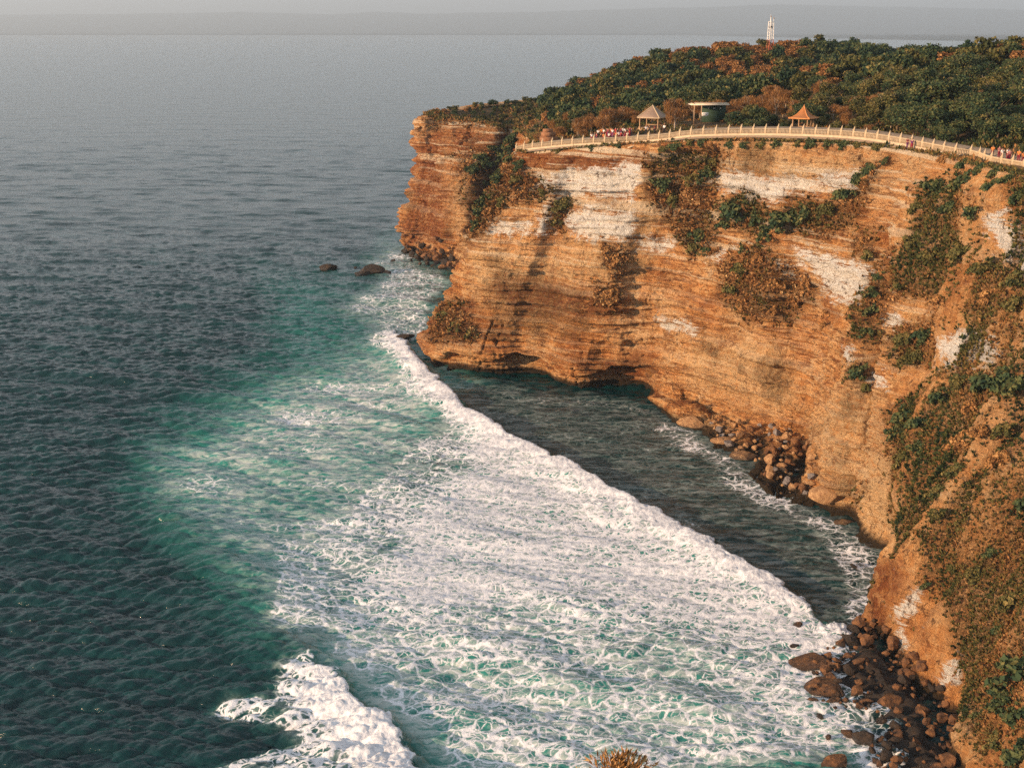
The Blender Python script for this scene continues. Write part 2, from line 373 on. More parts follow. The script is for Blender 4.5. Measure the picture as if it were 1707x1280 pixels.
k = N('cliff_limestone')
co = k.coord(src='Object'); A = k.attr('msk'); sep = k.n('ShaderNodeSeparateColor'); k.L(A.outputs['Color'], sep.inputs[0])
chalk, tan_, dark_ = sep.outputs; veg_ = A.outputs['Alpha']
sl_ = k.attr('slope').outputs['Fac']; nsl = k.math('SUBTRACT', 1.0, sl_)
n1 = k.noise(co, .10, 8, .6, .6); n2 = k.noise(co, 1.1, 8, .68, .3); n3 = k.noise(co, 4.5, 6, .7)
n4 = k.noise(k.coord((1, 1, .38)), 1.0, 7, .7, .5); n0 = k.noise(co, .045, 4, .6, .4)
base = k.ramp(k.math('ADD', k.math('MULTIPLY', n1, .55), k.math('MULTIPLY', n4, .45)), [(.32, (.14, .045, .018)), (.39, (.46, .175, .055)), (.47, (.76, .355, .12)), (.56, (.88, .52, .23)), (.67, (.92, .70, .44))])
sc = k.coord((.10, .10, 1.5)); wv = k.noise(sc, 1.0, 7, .72, .35)
sc2 = k.coord((.22, .22, 3.4)); wv2 = k.noise(sc2, 1.0, 6, .7, .2)
base = k.mix(k.math('MULTIPLY', k.rng(wv, .52, .64, 0, .75), nsl), base, (.78, .50, .26))
base = k.mix(k.math('MULTIPLY', k.rng(wv2, .50, .40, 0, .85), nsl), base, (.25, .085, .03))
base = k.mix(k.math('MULTIPLY', k.rng(n0, .54, .68), .40), base, (.78, .50, .26))
base = k.mix(k.math('MULTIPLY', tan_, k.rng(n2, .3, .6)), base, (.80, .54, .28))
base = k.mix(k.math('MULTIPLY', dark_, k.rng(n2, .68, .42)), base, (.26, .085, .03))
base = k.mix(k.math('MULTIPLY', k.rng(n2, .55, .66), .62), base, (.19, .07, .028))
base = k.mix(k.math('MULTIPLY', k.rng(n3, .56, .70), .40), base, (.13, .05, .025))
wv3 = k.noise(k.coord((.016, .016, .85)), 1.0, 5, .62, .25); zc = k.n('ShaderNodeSeparateXYZ'); k.L(co, zc.inputs[0])
base = k.mix(k.math('MULTIPLY', k.math('MULTIPLY', k.rng(wv3, .535, .59), nsl), k.rng(k.math('ADD', zc.outputs[2], k.math('MULTIPLY', n1, 14)), 26, 42, .18, .85)), base, (.88, .72, .50))
base = k.mix(k.math('MULTIPLY', k.math('MULTIPLY', k.rng(k.math('ABSOLUTE', k.math('SUBTRACT', wv3, .46)), .022, .004), k.rng(n2, .44, .56, 0, .75)), nsl), base, (.14, .055, .025))
nm = k.noise(co, .22, 6, .66, .8)
base = k.mix(k.math('MULTIPLY', k.math('MULTIPLY', k.rng(nm, .53, .64), k.rng(n3, .36, .52)), .6), base, (.26, .095, .035))
ck = k.math('ADD', k.math('MULTIPLY', k.math('SUBTRACT', chalk, k.math('MULTIPLY', k.math('SUBTRACT', 1.0, chalk), .25)), 1.45), k.math('MULTIPLY', k.math('SUBTRACT', n2, .5), 3.0))
ck = k.math('SUBTRACT', ck, k.math('MULTIPLY', k.rng(wv2, .52, .40), .75)); ck = k.math('ADD', ck, k.math('MULTIPLY', k.math('SUBTRACT', wv, .5), 2.2))
base = k.mix(k.rng(ck, .05, .85), base, (.92, .87, .78))
vg = k.mix(k.rng(n2, .35, .65), (.15, .07, .03), (.075, .06, .025))
base = k.mix(k.math('MULTIPLY', veg_, k.rng(n3, .30, .55, 0, .85)), base, vg)
cz = k.n('ShaderNodeSeparateXYZ'); k.L(co, cz.inputs[0])
vk = k.n('ShaderNodeTexVoronoi', feature='DISTANCE_TO_EDGE'); vk.inputs['Scale'].default_value = 1; k.L(k.n('ShaderNodeVectorMath', operation='ADD').outputs[0], vk.inputs['Vector'])
va = vk.inputs['Vector'].links[0].from_node; k.L(k.coord((.17, .17, .06)), va.inputs[0]); ndv = k.n('ShaderNodeTexNoise'); ndv.inputs['Scale'].default_value = .35; ndv.inputs['Detail'].default_value = 5; k.L(co, ndv.inputs['Vector']); k.L(ndv.outputs['Color'], va.inputs[1])
base = k.mix(k.math('MULTIPLY', k.rng(vk.outputs['Distance'], .035, .0), k.rng(n4, .50, .58, 0, .85)), base, (.09, .035, .018))
wet = k.rng(k.math('ADD', cz.outputs[2], k.math('MULTIPLY', n2, 2)), 3.0, 1.7)
base = k.mix(wet, base, (.05, .035, .02))
k.L(base, k.b.inputs['Base Color']); k.b.inputs['Roughness'].default_value = .95; k.b.inputs['Specular IOR Level'].default_value = .15
hh = k.math('ADD', k.math('MULTIPLY', n2, 1.0), k.math('ADD', k.math('MULTIPLY', n3, .45), k.math('MULTIPLY', wv2, .55)))
k.L(k.bump(hh, 1.0, 1.6), k.b.inputs['Normal'])
M_CLIFF = k.m
o = link('sea_cliff', np_mesh('sea_cliff', CLF.reshape(-1, 3), grid_faces(NRF, NC), M_CLIFF, True, {'msk': ('POINT', colr), 'slope': ('POINT', m_slope.ravel()*.8)}))
tag(o, kind='structure')

# ------------------------------------------------------------------ plateau terrain
edge = CL[-1]
ctl = [tuple(edge[i]) for i in range(0, NC, 38)]
for px, py, D in [(1085, 213, 236), (1180, 206, 238), (1335, 217, 222), (1000, 172, 335), (1100, 138, 375), (1100, 108, 410), (1200, 92, 425), (1290, 86, 425),
                  (1400, 93, 415), (1500, 118, 380), (1530, 126, 350), (1320, 152, 272), (1420, 132, 277), (1530, 118, 277), (1620, 104, 266), (1707, 96, 256), (1900, 88, 240),
                  (1400, 200, 224), (1500, 206, 214), (1600, 226, 194), (1690, 240, 180), (1600, 172, 230), (1707, 172, 212), (900, 222, 288), (950, 200, 300),
                  (900, 194, 350), (870, 190, 390), (1250, 190, 250), (1150, 180, 290), (1400, 150, 330), (1280, 160, 310), (960, 165, 430), (1040, 120, 440), (1020, 222, 240)]:
    ctl.append(tuple(P(px, py, D=D)))
ctl += [(150, 480, 58), (250, 480, 55), (330, 300, 66), (330, 420, 60), (320, 200, 62), (300, 150, 60)]
ctl = np.array(ctl)
def tps_fit(c, lam=2.0):
    n = len(c); X = c[:, :2]/100
    r = np.linalg.norm(X[:, None]-X[None], axis=2); K = np.where(r > 0, r*r*np.log(r+1e-12), 0)+lam*1e-3*np.eye(n)
    Pm = np.c_[np.ones(n), X]; A_ = np.block([[K, Pm], [Pm.T, np.zeros((3, 3))]])
    s = np.linalg.solve(A_, np.r_[c[:, 2], 0, 0, 0]); return X, s
_X, _s = tps_fit(ctl)
def hgt(xy):
    xy = np.asarray(xy, float); sh = xy.shape[:-1]; q = xy.reshape(-1, 2)/100; out = np.empty(len(q))
    for a in range(0, len(q), 20000):
        b = q[a:a+20000]; r = np.linalg.norm(b[:, None]-_X[None], axis=2)
        out[a:a+20000] = np.where(r > 0, r*r*np.log(r+1e-12), 0)@_s[:-3] + _s[-3]+b@_s[-2:]
    return out.reshape(sh)
poly = np.r_[edge[::8, :2], [[330, 60], [420, 60], [420, 600]]]
gx = np.arange(-40, 400, 1.6); gy = np.arange(60, 600, 1.6)
GX, GY = np.meshgrid(gx, gy); sdv = sdpoly(GX, GY, poly)
GZ = hgt(np.stack([GX, GY], -1)); pts = np.stack([GX, GY, GZ], -1)
GZ = GZ + .35*fbm(pts, 6, 3, 200)*smooth(2, 8, sdv) - .25*smooth(4, 1, sdv); pts[..., 2] = GZ
ok = sdv > 1.0
fc = grid_faces(len(gy), len(gx)); keep = ok.ravel()[fc].all(1); fc = fc[keep]
used = np.unique(fc); remap = -np.ones(GX.size, int); remap[used] = np.arange(len(used))
k = N('plateau_earth'); co = k.coord()
k.L(k.ramp(k.noise(co, .35, 8, .65), [(.3, (.05, .045, .02)), (.5, (.13, .075, .03)), (.7, (.24, .13, .055))]), k.b.inputs['Base Color'])
k.b.inputs['Roughness'].default_value = 1; k.L(k.bump(k.noise(co, 2.5, 6, .7), .8, .5), k.b.inputs['Normal'])
o = link('plateau_ground', np_mesh('plateau_ground', pts.reshape(-1, 3)[used], remap[fc], k.m, True)); tag(o, kind='structure')
# ------------------------------------------------------------------ sea
def fft_tile(n, L, wl_lo, wl_hi, ang, spread, seed, slope_pow=2.0):
    r = np.random.default_rng(seed); kx = 2*np.pi*np.fft.fftfreq(n, L/n); KX, KY = np.meshgrid(kx, kx)
    K = np.hypot(KX, KY); K[0, 0] = 1
    wl = 2*np.pi/K; amp = K**(-slope_pow)*smooth(wl_lo*.7, wl_lo*1.2, wl)*smooth(wl_hi*1.4, wl_hi*.8, wl)
    d = (KX*math.cos(ang)+KY*math.sin(ang))/K; amp = amp*(np.abs(d)**spread+.03); amp[0, 0] = 0
    ph = r.normal(size=(n, n))+1j*r.normal(size=(n, n)); S = amp*ph
    h = np.fft.ifft2(S).real; s = h.std(); h /= s
    S = S/s
    dx = np.fft.ifft2(1j*S*KX/K).real; dy = np.fft.ifft2(1j*S*KY/K).real
    return h, dx, dy
def samp(tile, L, x, y, rot=0):
    c, s = math.cos(rot), math.sin(rot); n = tile[0].shape[0]
    u = ((x*c+y*s)/L*n) % n; v = ((-x*s+y*c)/L*n) % n
    i = np.floor(u).astype(int); j = np.floor(v).astype(int); fu = u-i; fv = v-j; i1 = (i+1) % n; j1 = (j+1) % n; i %= n; j %= n
    return [t[j, i]*(1-fu)*(1-fv)+t[j, i1]*fu*(1-fv)+t[j1, i]*(1-fu)*fv+t[j1, i1]*fu*fv for t in tile]
# polar grid of the near sea
hx = 1500; rows = 1250
tanx = np.linspace(-.62, .62, hx)
# rows by depression angle: from steep to shallow, then far
a0, a1 = math.radians(41), math.atan(H/1700)
Dn = H/np.tan(np.linspace(a0, a1, rows)); Df = np.geomspace(1715, 45000, 60)
DD = np.r_[Dn, Df]; RW = len(DD)
X = DD[:, None]*tanx[None]*1.04; Y = np.broadcast_to(DD[:, None], X.shape).copy()
Z = np.zeros_like(X)
lod = np.broadcast_to(np.gradient(DD)[:, None], X.shape)
T1 = fft_tile(1024, 97, .55, 4.2, math.radians(97), 2.0, 1, 2.05)
T2 = fft_tile(1024, 389, 5, 16, math.radians(80), 3.0, 2, 2.2)
w1 = samp(T1, 97, X, Y, .05); w2 = samp(T2, 389, X, Y, -.1)
spx, spy = pix(np.stack([X, Y, Z], -1))
def pl(pts): return np.array([P(a, b, z=0)[:2] for a, b in pts])
def crest(pts, x, y):
    """signed distance to a crest polyline (positive on its right/shore side) and arc fraction"""
    q = pl(pts); q = catmull(q, len(pts)*8); best = np.full(x.shape, 1e9); sg = np.zeros(x.shape); arc = np.zeros(x.shape)
    L = np.r_[0, np.cumsum(np.linalg.norm(np.diff(q, axis=0), axis=1))]
    for i in range(len(q)-1):
        a, b = q[i], q[i+1]; e = b-a; ll = e@e
        t = np.clip(((x-a[0])*e[0]+(y-a[1])*e[1])/ll, 0, 1)
        dx = x-a[0]-t*e[0]; dy = y-a[1]-t*e[1]; d = np.hypot(dx, dy); cr = e[0]*dy-e[1]*dx
        m = d < best; best[m] = d[m]; sg[m] = np.sign(cr[m]); arc[m] = (L[i]+t[m]*math.sqrt(ll))/L[-1]
    return best*sg, arc
C1 = [(640, 540), (668, 572), (700, 612), (740, 655), (800, 703), (870, 742), (950, 783), (1040, 835), (1130, 882), (1200, 928), (1280, 974), (1335, 1012), (1372, 1046), (1392, 1062)]
C2 = [(432, 1068), (462, 1084), (500, 1102), (545, 1138), (590, 1180), (640, 1230), (690, 1285), (740, 1350), (780, 1420)]
C3 = [(262, 780), (285, 850), (330, 915), (368, 960), (400, 1020), (432, 1068), (470, 1130), (500, 1200)]
nearb = spy > 400
s1 = np.full(X.shape, -99.); r1 = np.zeros(X.shape); s2 = s1.copy(); r2 = r1.copy(); s3 = s1.copy(); r3 = r1.copy()
warpx = fbm(np.stack([X, Y, Z], -1)[nearb], 3.2, 5, 301, gain=.62)*1.7+fbm(np.stack([X, Y, Z], -1)[nearb], 22, 2, 302)*2.2*0
s1[nearb], r1[nearb] = crest(C1, X[nearb], Y[nearb]); s2[nearb], r2[nearb] = crest(C2, X[nearb], Y[nearb]); s3[nearb], r3[nearb] = crest(C3, X[nearb], Y[nearb])
s1[nearb] += warpx; s2[nearb] += warpx*1.2
def wave(s, front, back): return np.where(s > 0, np.exp(-(s/front)**2), np.exp(-(s/back)**2))
# orientation: positive s must be the shore side
if s1[(np.abs(spx-1200) < 6) & (np.abs(spy-800) < 6)].mean() < 0: s1 = -s1
if s2[(np.abs(spx-760) < 6) & (np.abs(spy-1150) < 6)].mean() < 0: s2 = -s2
if s3[(np.abs(spx-600) < 6) & (np.abs(spy-900) < 6)].mean() < 0: s3 = -s3
e1 = smooth(0, .12, r1)*smooth(1.0, .93, r1); e2 = smooth(0, .42, r2); e3 = smooth(0, .4, r3)*smooth(1, .8, r3)
pA = np.stack([X, Y, Z], -1)
lumpy = np.zeros_like(X); lumpy[nearb] = -fbm(pA[nearb], .9, 5, 311, ridged=True, gain=.62); lump2 = np.zeros_like(X); lump2[nearb] = fbm(pA[nearb], .55, 3, 312)
sh = np.zeros_like(X); sh[nearb] = fbm(pA[nearb], 14, 3, 313)
wA = wave(s1, 1.0, 5.5)*e1*(1.45+.6*sh); wB = wave(s2, 1.2, 5.0)*e2*(1.7+.5*sh); wC = wave(s3, 9, 6)*e3*1.3
lipA = wave(s1+.6, 1.6, 2.4)*e1; lipB = wave(s2+1.2, 2.0, 3.4)*e2
# ---- foam density / aeration / darkness masks, laid out on the water plane
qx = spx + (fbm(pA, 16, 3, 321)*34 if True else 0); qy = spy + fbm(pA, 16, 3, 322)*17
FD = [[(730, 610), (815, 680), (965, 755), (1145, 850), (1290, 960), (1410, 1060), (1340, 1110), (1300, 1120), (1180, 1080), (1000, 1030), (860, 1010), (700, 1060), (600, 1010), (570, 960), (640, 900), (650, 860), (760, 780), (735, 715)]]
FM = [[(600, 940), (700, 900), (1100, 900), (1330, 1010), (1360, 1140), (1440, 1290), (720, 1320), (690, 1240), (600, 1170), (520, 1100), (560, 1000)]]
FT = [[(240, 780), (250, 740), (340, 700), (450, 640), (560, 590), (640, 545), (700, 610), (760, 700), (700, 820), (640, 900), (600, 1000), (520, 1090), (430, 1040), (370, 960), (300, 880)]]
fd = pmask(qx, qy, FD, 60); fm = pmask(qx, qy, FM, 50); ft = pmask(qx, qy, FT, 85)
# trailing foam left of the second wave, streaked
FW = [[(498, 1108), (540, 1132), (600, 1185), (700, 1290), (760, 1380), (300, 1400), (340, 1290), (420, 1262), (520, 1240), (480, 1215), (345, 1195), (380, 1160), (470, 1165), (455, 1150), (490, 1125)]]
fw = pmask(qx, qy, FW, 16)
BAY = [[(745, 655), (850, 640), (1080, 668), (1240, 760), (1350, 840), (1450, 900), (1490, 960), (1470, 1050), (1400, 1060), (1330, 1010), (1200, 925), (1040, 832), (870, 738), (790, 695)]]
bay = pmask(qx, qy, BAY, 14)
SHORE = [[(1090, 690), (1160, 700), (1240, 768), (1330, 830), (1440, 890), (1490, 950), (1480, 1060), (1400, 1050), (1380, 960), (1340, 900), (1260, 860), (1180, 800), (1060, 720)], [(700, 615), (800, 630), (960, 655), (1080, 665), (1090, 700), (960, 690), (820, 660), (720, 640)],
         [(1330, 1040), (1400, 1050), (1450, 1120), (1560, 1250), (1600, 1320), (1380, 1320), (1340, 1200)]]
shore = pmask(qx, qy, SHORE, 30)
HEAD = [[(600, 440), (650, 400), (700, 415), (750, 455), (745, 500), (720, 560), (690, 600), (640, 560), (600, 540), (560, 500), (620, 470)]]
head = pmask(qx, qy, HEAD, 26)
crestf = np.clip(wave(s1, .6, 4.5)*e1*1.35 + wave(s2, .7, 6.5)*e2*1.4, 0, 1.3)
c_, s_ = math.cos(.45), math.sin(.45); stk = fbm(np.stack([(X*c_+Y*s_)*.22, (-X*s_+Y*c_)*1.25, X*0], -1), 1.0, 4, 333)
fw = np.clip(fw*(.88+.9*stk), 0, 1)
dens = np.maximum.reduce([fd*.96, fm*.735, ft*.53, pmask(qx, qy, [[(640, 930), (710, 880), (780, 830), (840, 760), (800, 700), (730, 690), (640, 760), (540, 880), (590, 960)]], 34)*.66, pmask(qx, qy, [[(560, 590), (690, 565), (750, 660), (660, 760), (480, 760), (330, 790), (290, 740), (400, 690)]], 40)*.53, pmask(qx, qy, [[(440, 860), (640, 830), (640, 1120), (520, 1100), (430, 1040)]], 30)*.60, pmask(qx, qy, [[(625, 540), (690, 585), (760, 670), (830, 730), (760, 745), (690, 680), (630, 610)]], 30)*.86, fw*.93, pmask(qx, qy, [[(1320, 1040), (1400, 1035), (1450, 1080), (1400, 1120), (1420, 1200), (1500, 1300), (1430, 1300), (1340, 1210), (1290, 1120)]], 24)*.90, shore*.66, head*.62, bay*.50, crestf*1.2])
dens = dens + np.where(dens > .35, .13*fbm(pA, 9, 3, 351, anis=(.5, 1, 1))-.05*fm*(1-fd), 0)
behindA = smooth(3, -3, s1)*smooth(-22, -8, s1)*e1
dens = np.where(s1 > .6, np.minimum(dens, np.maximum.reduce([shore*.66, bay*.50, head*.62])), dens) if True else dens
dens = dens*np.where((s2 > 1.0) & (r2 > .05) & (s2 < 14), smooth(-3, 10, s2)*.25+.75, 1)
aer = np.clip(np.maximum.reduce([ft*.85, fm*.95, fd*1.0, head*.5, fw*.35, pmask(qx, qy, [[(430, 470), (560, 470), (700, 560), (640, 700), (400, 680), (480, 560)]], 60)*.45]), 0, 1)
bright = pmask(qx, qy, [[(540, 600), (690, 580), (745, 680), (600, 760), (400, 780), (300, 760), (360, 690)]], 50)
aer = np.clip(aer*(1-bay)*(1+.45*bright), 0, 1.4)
# ---- displacement
atten1 = smooth(2.2, .5, lod); atten2 = smooth(9, 3, lod)
calm = 1-.55*bay-.62*np.maximum(fd, .6*fm)
h = .18*w1[0]*atten1*calm*(1-.3*ft)+.20*w2[0]*atten2*(1-.6*bay)*(1-.4*fd)
Z = h + wA + wB + wC
spl = P(1394, 1054, z=0); sp_ = np.exp(-(((X-spl[0])**2+(Y-spl[1])**2)/2.2**2)); dens = np.maximum(dens, sp_*1.3); Z = Z + sp_*(1.1+lumpy*.35+lump2*.2)
att_dens = dens
Z = Z + (lumpy*.08+lump2*.07)*np.clip(lipA*1.3, 0, 1) + (lumpy*.10+lump2*.08)*np.clip(lipB*1.2+fw*.25, 0, 1) + lumpy*.05*fd
Xd = X - .17*w1[1]*atten1*calm*.9; Yd = Y - .17*w1[2]*atten1*calm*.9
SEA = np.stack([Xd, Yd, Z], -1)
att = np.stack([dens, aer, bay, np.clip(np.maximum(wave(s3+2, 6, 10)*e3, smooth(1.4, .4, np.abs(s2-0))*0), 0, 1)], -1)
k = N('sea_water')
A = k.attr('msk'); sep = k.n('ShaderNodeSeparateColor'); k.L(A.outputs['Color'], sep.inputs[0]); D_, AE, BY = sep.outputs
co = k.coord(src='World')
dn = k.n('ShaderNodeTexNoise'); dn.inputs['Scale'].default_value = .55; dn.inputs['Detail'].default_value = 4; k.L(co, dn.inputs['Vector'])
vm = k.n('ShaderNodeVectorMath', operation='MULTIPLY_ADD'); k.L(dn.outputs['Color'], vm.inputs[0]); vm.inputs[1].default_value = (2.4, 2.4, 0); k.L(co, vm.inputs[2])
dco = vm.outputs[0]
def flat(v, sc):
    m = k.n('ShaderNodeMapping'); m.inputs['Scale'].default_value = sc; k.L(v, m.inputs[0]); return m.outputs[0]
def vor(v, s):
    x = k.n('ShaderNodeTexVoronoi', feature='DISTANCE_TO_EDGE'); x.voronoi_dimensions = '2D'; x.inputs['Scale'].default_value = s; k.L(v, x.inputs['Vector']); return x.outputs['Distance']
dfl = flat(dco, (.75, 1, 1))
v1 = vor(dfl, .55); v2 = vor(dfl, 1.6)
lace = k.math('MAXIMUM', k.rng(v1, .22, .0), k.math('MULTIPLY', k.rng(v2, .24, .0), .8))
ns = k.noise(flat(dco, (.5, 1, 1)), 1.9, 8, .68, .4); nl = k.noise(flat(co, (.5, 1, 1)), .16, 6, .6, .5)
pat = k.math('ADD', k.math('MULTIPLY', lace, k.rng(D_, .3, .7, .10, .42)), k.math('ADD', k.math('MULTIPLY', ns, .48), k.math('MULTIPLY', nl, .55)))   # ~ .3..1.2, mean .65
thr = k.rng(D_, 0, 1.2, 1.16, .32, False)
foam = k.rng(pat, thr, k.math('ADD', thr, .17))
foam = k.math('MULTIPLY', foam, k.rng(D_, .08, .3))
thin = k.math('MULTIPLY', k.rng(pat, k.math('SUBTRACT', thr, .25), k.math('ADD', thr, .1)), k.math('MULTIPLY', k.rng(D_, .1, .5, 0, .5), k.rng(D_, .62, .8, 1, .25)))
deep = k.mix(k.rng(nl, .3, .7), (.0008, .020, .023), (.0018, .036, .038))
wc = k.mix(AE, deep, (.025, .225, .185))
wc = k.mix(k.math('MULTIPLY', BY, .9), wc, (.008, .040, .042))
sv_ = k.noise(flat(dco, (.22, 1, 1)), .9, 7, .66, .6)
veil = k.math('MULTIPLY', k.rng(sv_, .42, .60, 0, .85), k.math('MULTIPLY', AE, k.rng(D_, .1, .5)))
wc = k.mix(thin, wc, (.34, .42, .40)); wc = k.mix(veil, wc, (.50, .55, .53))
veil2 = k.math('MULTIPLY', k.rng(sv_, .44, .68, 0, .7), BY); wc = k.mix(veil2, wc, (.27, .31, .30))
# micro ripples
r1_ = k.noise(flat(co, (.5, 1, 1)), 2.6, 6, .62, .3); rb_ = k.noise(flat(co, (.45, 1, 1)), .05, 11, .54, .2); r2_ = k.noise(flat(co, (.45, 1, 1)), .35, 4, .6)
rip = k.math('ADD', k.math('MULTIPLY', r1_, .10), k.math('ADD', k.math('MULTIPLY', r2_, .55), k.math('MULTIPLY', rb_, 6.5)))
bmp = k.bump(rip, .55, 1.0)
fb = k.math('ADD', k.math('MULTIPLY', pat, .5), k.math('MULTIPLY', k.noise(co, 3.5, 7, .75), .7))
fbmp = k.bump(fb, .5, .35)
k.L(wc, k.b.inputs['Base Color']); k.b.inputs['IOR'].default_value = 1.33; k.L(k.math('ADD', k.math('MULTIPLY', BY, .22), k.math('ADD', .14, k.math('MULTIPLY', veil, .4))), k.b.inputs['Roughness']); k.L(k.rng(BY, 0, 1, .60, .22), k.b.inputs['Specular IOR Level']); k.L(bmp, k.b.inputs['Normal'])
fo = k.n('ShaderNodeBsdfPrincipled'); fo.inputs['Roughness'].default_value = 1; fo.inputs['Specular IOR Level'].default_value = .1; k.L(fbmp, fo.inputs['Normal'])
k.L(k.mix(k.rng(pat, .5, 1.0), (.66, .67, .71), (.86, .87, .90)), fo.inputs['Base Color'])
ms = k.n('ShaderNodeMixShader'); k.L(foam, ms.inputs[0]); k.L(k.b.outputs[0], ms.inputs[1]); k.L(fo.outputs[0], ms.inputs[2]); k.L(ms.outputs[0], k.out.inputs[0])
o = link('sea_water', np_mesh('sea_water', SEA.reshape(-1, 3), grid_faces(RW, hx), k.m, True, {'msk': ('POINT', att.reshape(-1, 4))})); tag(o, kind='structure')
# sea bed far below so the water sheet is not the only ground
# ------------------------------------------------------------------ distant coast and hills
def coast():
    n = 260; px = np.linspace(-250, 1950, n)
    sy = np.interp(px, [-250, 300, 700, 1100, 1400, 1600, 1950], [57.5, 57.0, 56.5, 58.5, 65.0, 69, 74])
    hy = np.interp(px, [-250, 0, 150, 400, 560, 620, 700, 900, 1100, 1300, 1600, 1950], [27, 25, 24, 21, 24, 20, 23, 20, 14, 8, 14, 24])
    base = np.array([P(a, b, z=0) for a, b in zip(px, sy)])
    V = []; m = 14
    for j in range(m):
        t = j/(m-1)
        if j < 3:                                       # coastal strip, low
            q = base.copy(); q[:, :2] *= 1+.05*j; q[:, 2] = 10*j + (6*np.abs(vnoise(np.stack([px*.08, px*0, px*0+j], -1), 9)) if j else 0) - (3 if j == 0 else 0)
        else:
            t = (j-3)/(m-4); Dr = 22000 + 11000*t
            q = np.array([P(a, b, D=Dr) for a, b in zip(px, hy)]); top = q[:, 2]
            prof_ = smooth(0, 1, t) if t <= 1 else 1
            q[:, 2] = 20 + (top-20)*prof_ + 18*fbm(np.stack([px*.02, px*0+j*.4, px*0], -1), 1, 4, 8)*prof_
        V.append(q)
    return np.array(V), m, n
V, m, n = coast()
k = N('distant_hills'); k.L(k.ramp(k.noise(k.coord(), .0012, 6), [(.3, (.05, .07, .07)), (.7, (.09, .10, .10))]), k.b.inputs['Base Color']); k.b.inputs['Roughness'].default_value = 1
o = link('distant_hills', np_mesh('distant_hills', V.reshape(-1, 3), grid_faces(m, n), k.m, True)); tag(o, kind='structure')
# ------------------------------------------------------------------ foliage
def leafmat(name, stops, transl=.15):
    k = N(name); a = k.attr('c'); k.L(k.ramp(a.outputs['Fac'], stops), k.b.inputs['Base Color'])
    k.b.inputs['Roughness'].default_value = .8; k.b.inputs['Specular IOR Level'].default_value = .15
    return k.m
M_GREEN = leafmat('green_leaves', [(0, (.014, .034, .020)), (.3, (.036, .062, .028)), (.6, (.09, .105, .038)), (1, (.23, .18, .065))])
M_OLIVE = leafmat('olive_leaves', [(0, (.035, .045, .015)), (.45, (.10, .095, .03)), (.75, (.20, .15, .05)), (1, (.30, .21, .08))])
M_DRY = leafmat('dry_leaves', [(0, (.10, .045, .018)), (.5, (.30, .145, .05)), (1, (.52, .31, .12))])
M_BARK = simple('bark', (.16, .11, .07)); M_PALEBARK = simple('pale_bark', (.38, .30, .22))
def quads(c, d1, d2, jitter=None):
    """c centres (n,3), half vectors d1,d2 -> verts, faces"""
    v = np.stack([c-d1, c+d2*1.0, c+d1, c-d2*1.0], 1).reshape(-1, 3); n = len(c)
    return v, np.arange(n*4).reshape(n, 4)
def unit(v): return v/(np.linalg.norm(v, axis=-1, keepdims=True)+1e-9)
def leaf_cloud(r, lobes, n, size, narrow=.55, outward=.5):
    """lobes: list of (centre, radii)"""
    wts = np.array([lb[1][0]*lb[1][1] for lb in lobes], float); idx = r.choice(len(lobes), n, p=wts/wts.sum())
    C = np.array([lb[0] for lb in lobes], float)[idx]; R = np.array([lb[1] for lb in lobes])[idx]
    d = unit(r.normal(size=(n, 3))); d[:, 2] = np.abs(d[:, 2])*np.where(r.random(n) < .75, 1, -1); d = unit(d)
    rad = r.uniform(.45, 1.28, n)**.8
    p = C+d*R*rad[:, None]
    nrm_ = unit(d*outward+r.normal(size=(n, 3))*.6); a = unit(np.cross(nrm_, r.normal(size=(n, 3)))); b = np.cross(nrm_, a)
    s = size*r.uniform(.6, 1.35, n)[:, None]
    v, f = quads(p, a*s, b*s*narrow)
    clump = vnoise(C*1.7+3, 5)*.18+vnoise(p*.9, 6)*.22
    c = np.clip(.42+clump+r.normal(size=n)*.16, 0, 1)
    return v, f, c
def tubes(segs, sides=5):
    """segs: list of (p0,p1,r0,r1)"""
    V = []; Fc = []; o = 0
    for p0, p1, r0, r1 in segs:
        p0 = np.array(p0, float); p1 = np.array(p1, float); d = unit(p1-p0); a = unit(np.cross(d, [.3, .9, .2])); b = np.cross(d, a)
        th = np.linspace(0, 2*np.pi, sides, endpoint=False)
        ring = lambda p, r_: p+r_*(np.cos(th)[:, None]*a+np.sin(th)[:, None]*b)
        V += [ring(p0, r0), ring(p1, r1)]
        for i in range(sides):
            j = (i+1) % sides; Fc.append((o+i, o+j, o+sides+j, o+sides+i))
        o += 2*sides
    return np.concatenate(V), np.array(Fc)
def trunk_segs(r, h, spread, rad, n=5):
    segs = []; p = np.zeros(3)-np.array([0, 0, .4]); q = np.array([r.normal()*.15, r.normal()*.15, h*.45]); segs.append((p, q, rad, rad*.7))
    for i in range(n):
        a = 2*np.pi*i/n+r.uniform(-.4, .4); e = q+np.array([math.cos(a)*spread*r.uniform(.4, .9), math.sin(a)*spread*r.uniform(.4, .9), h*r.uniform(.25, .5)])
        m_ = (q+e)/2+r.normal(size=3)*.12; segs += [(q, m_, rad*.5, rad*.35), (m_, e, rad*.35, rad*.1)]
        for t_ in range(2):
            e2 = e+np.array([r.normal()*.5, r.normal()*.5, r.uniform(.2, .7)]); segs.append((m_ if t_ else e, e2, rad*.16, rad*.05))
    return segs
def crown_lobes(r, h, w_, n):
    L = [((0, 0, h*.66), (w_*.62, w_*.62, h*.28))]
    for i in range(n):
        a = r.uniform(0, 2*np.pi); q = r.uniform(.3, .85)*w_
        L.append(((math.cos(a)*q*.8, math.sin(a)*q*.8, h*r.uniform(.42, .86)), (w_*r.uniform(.25, .42),)*2+(h*r.uniform(.12, .2),)))
    return L
class Kind: pass
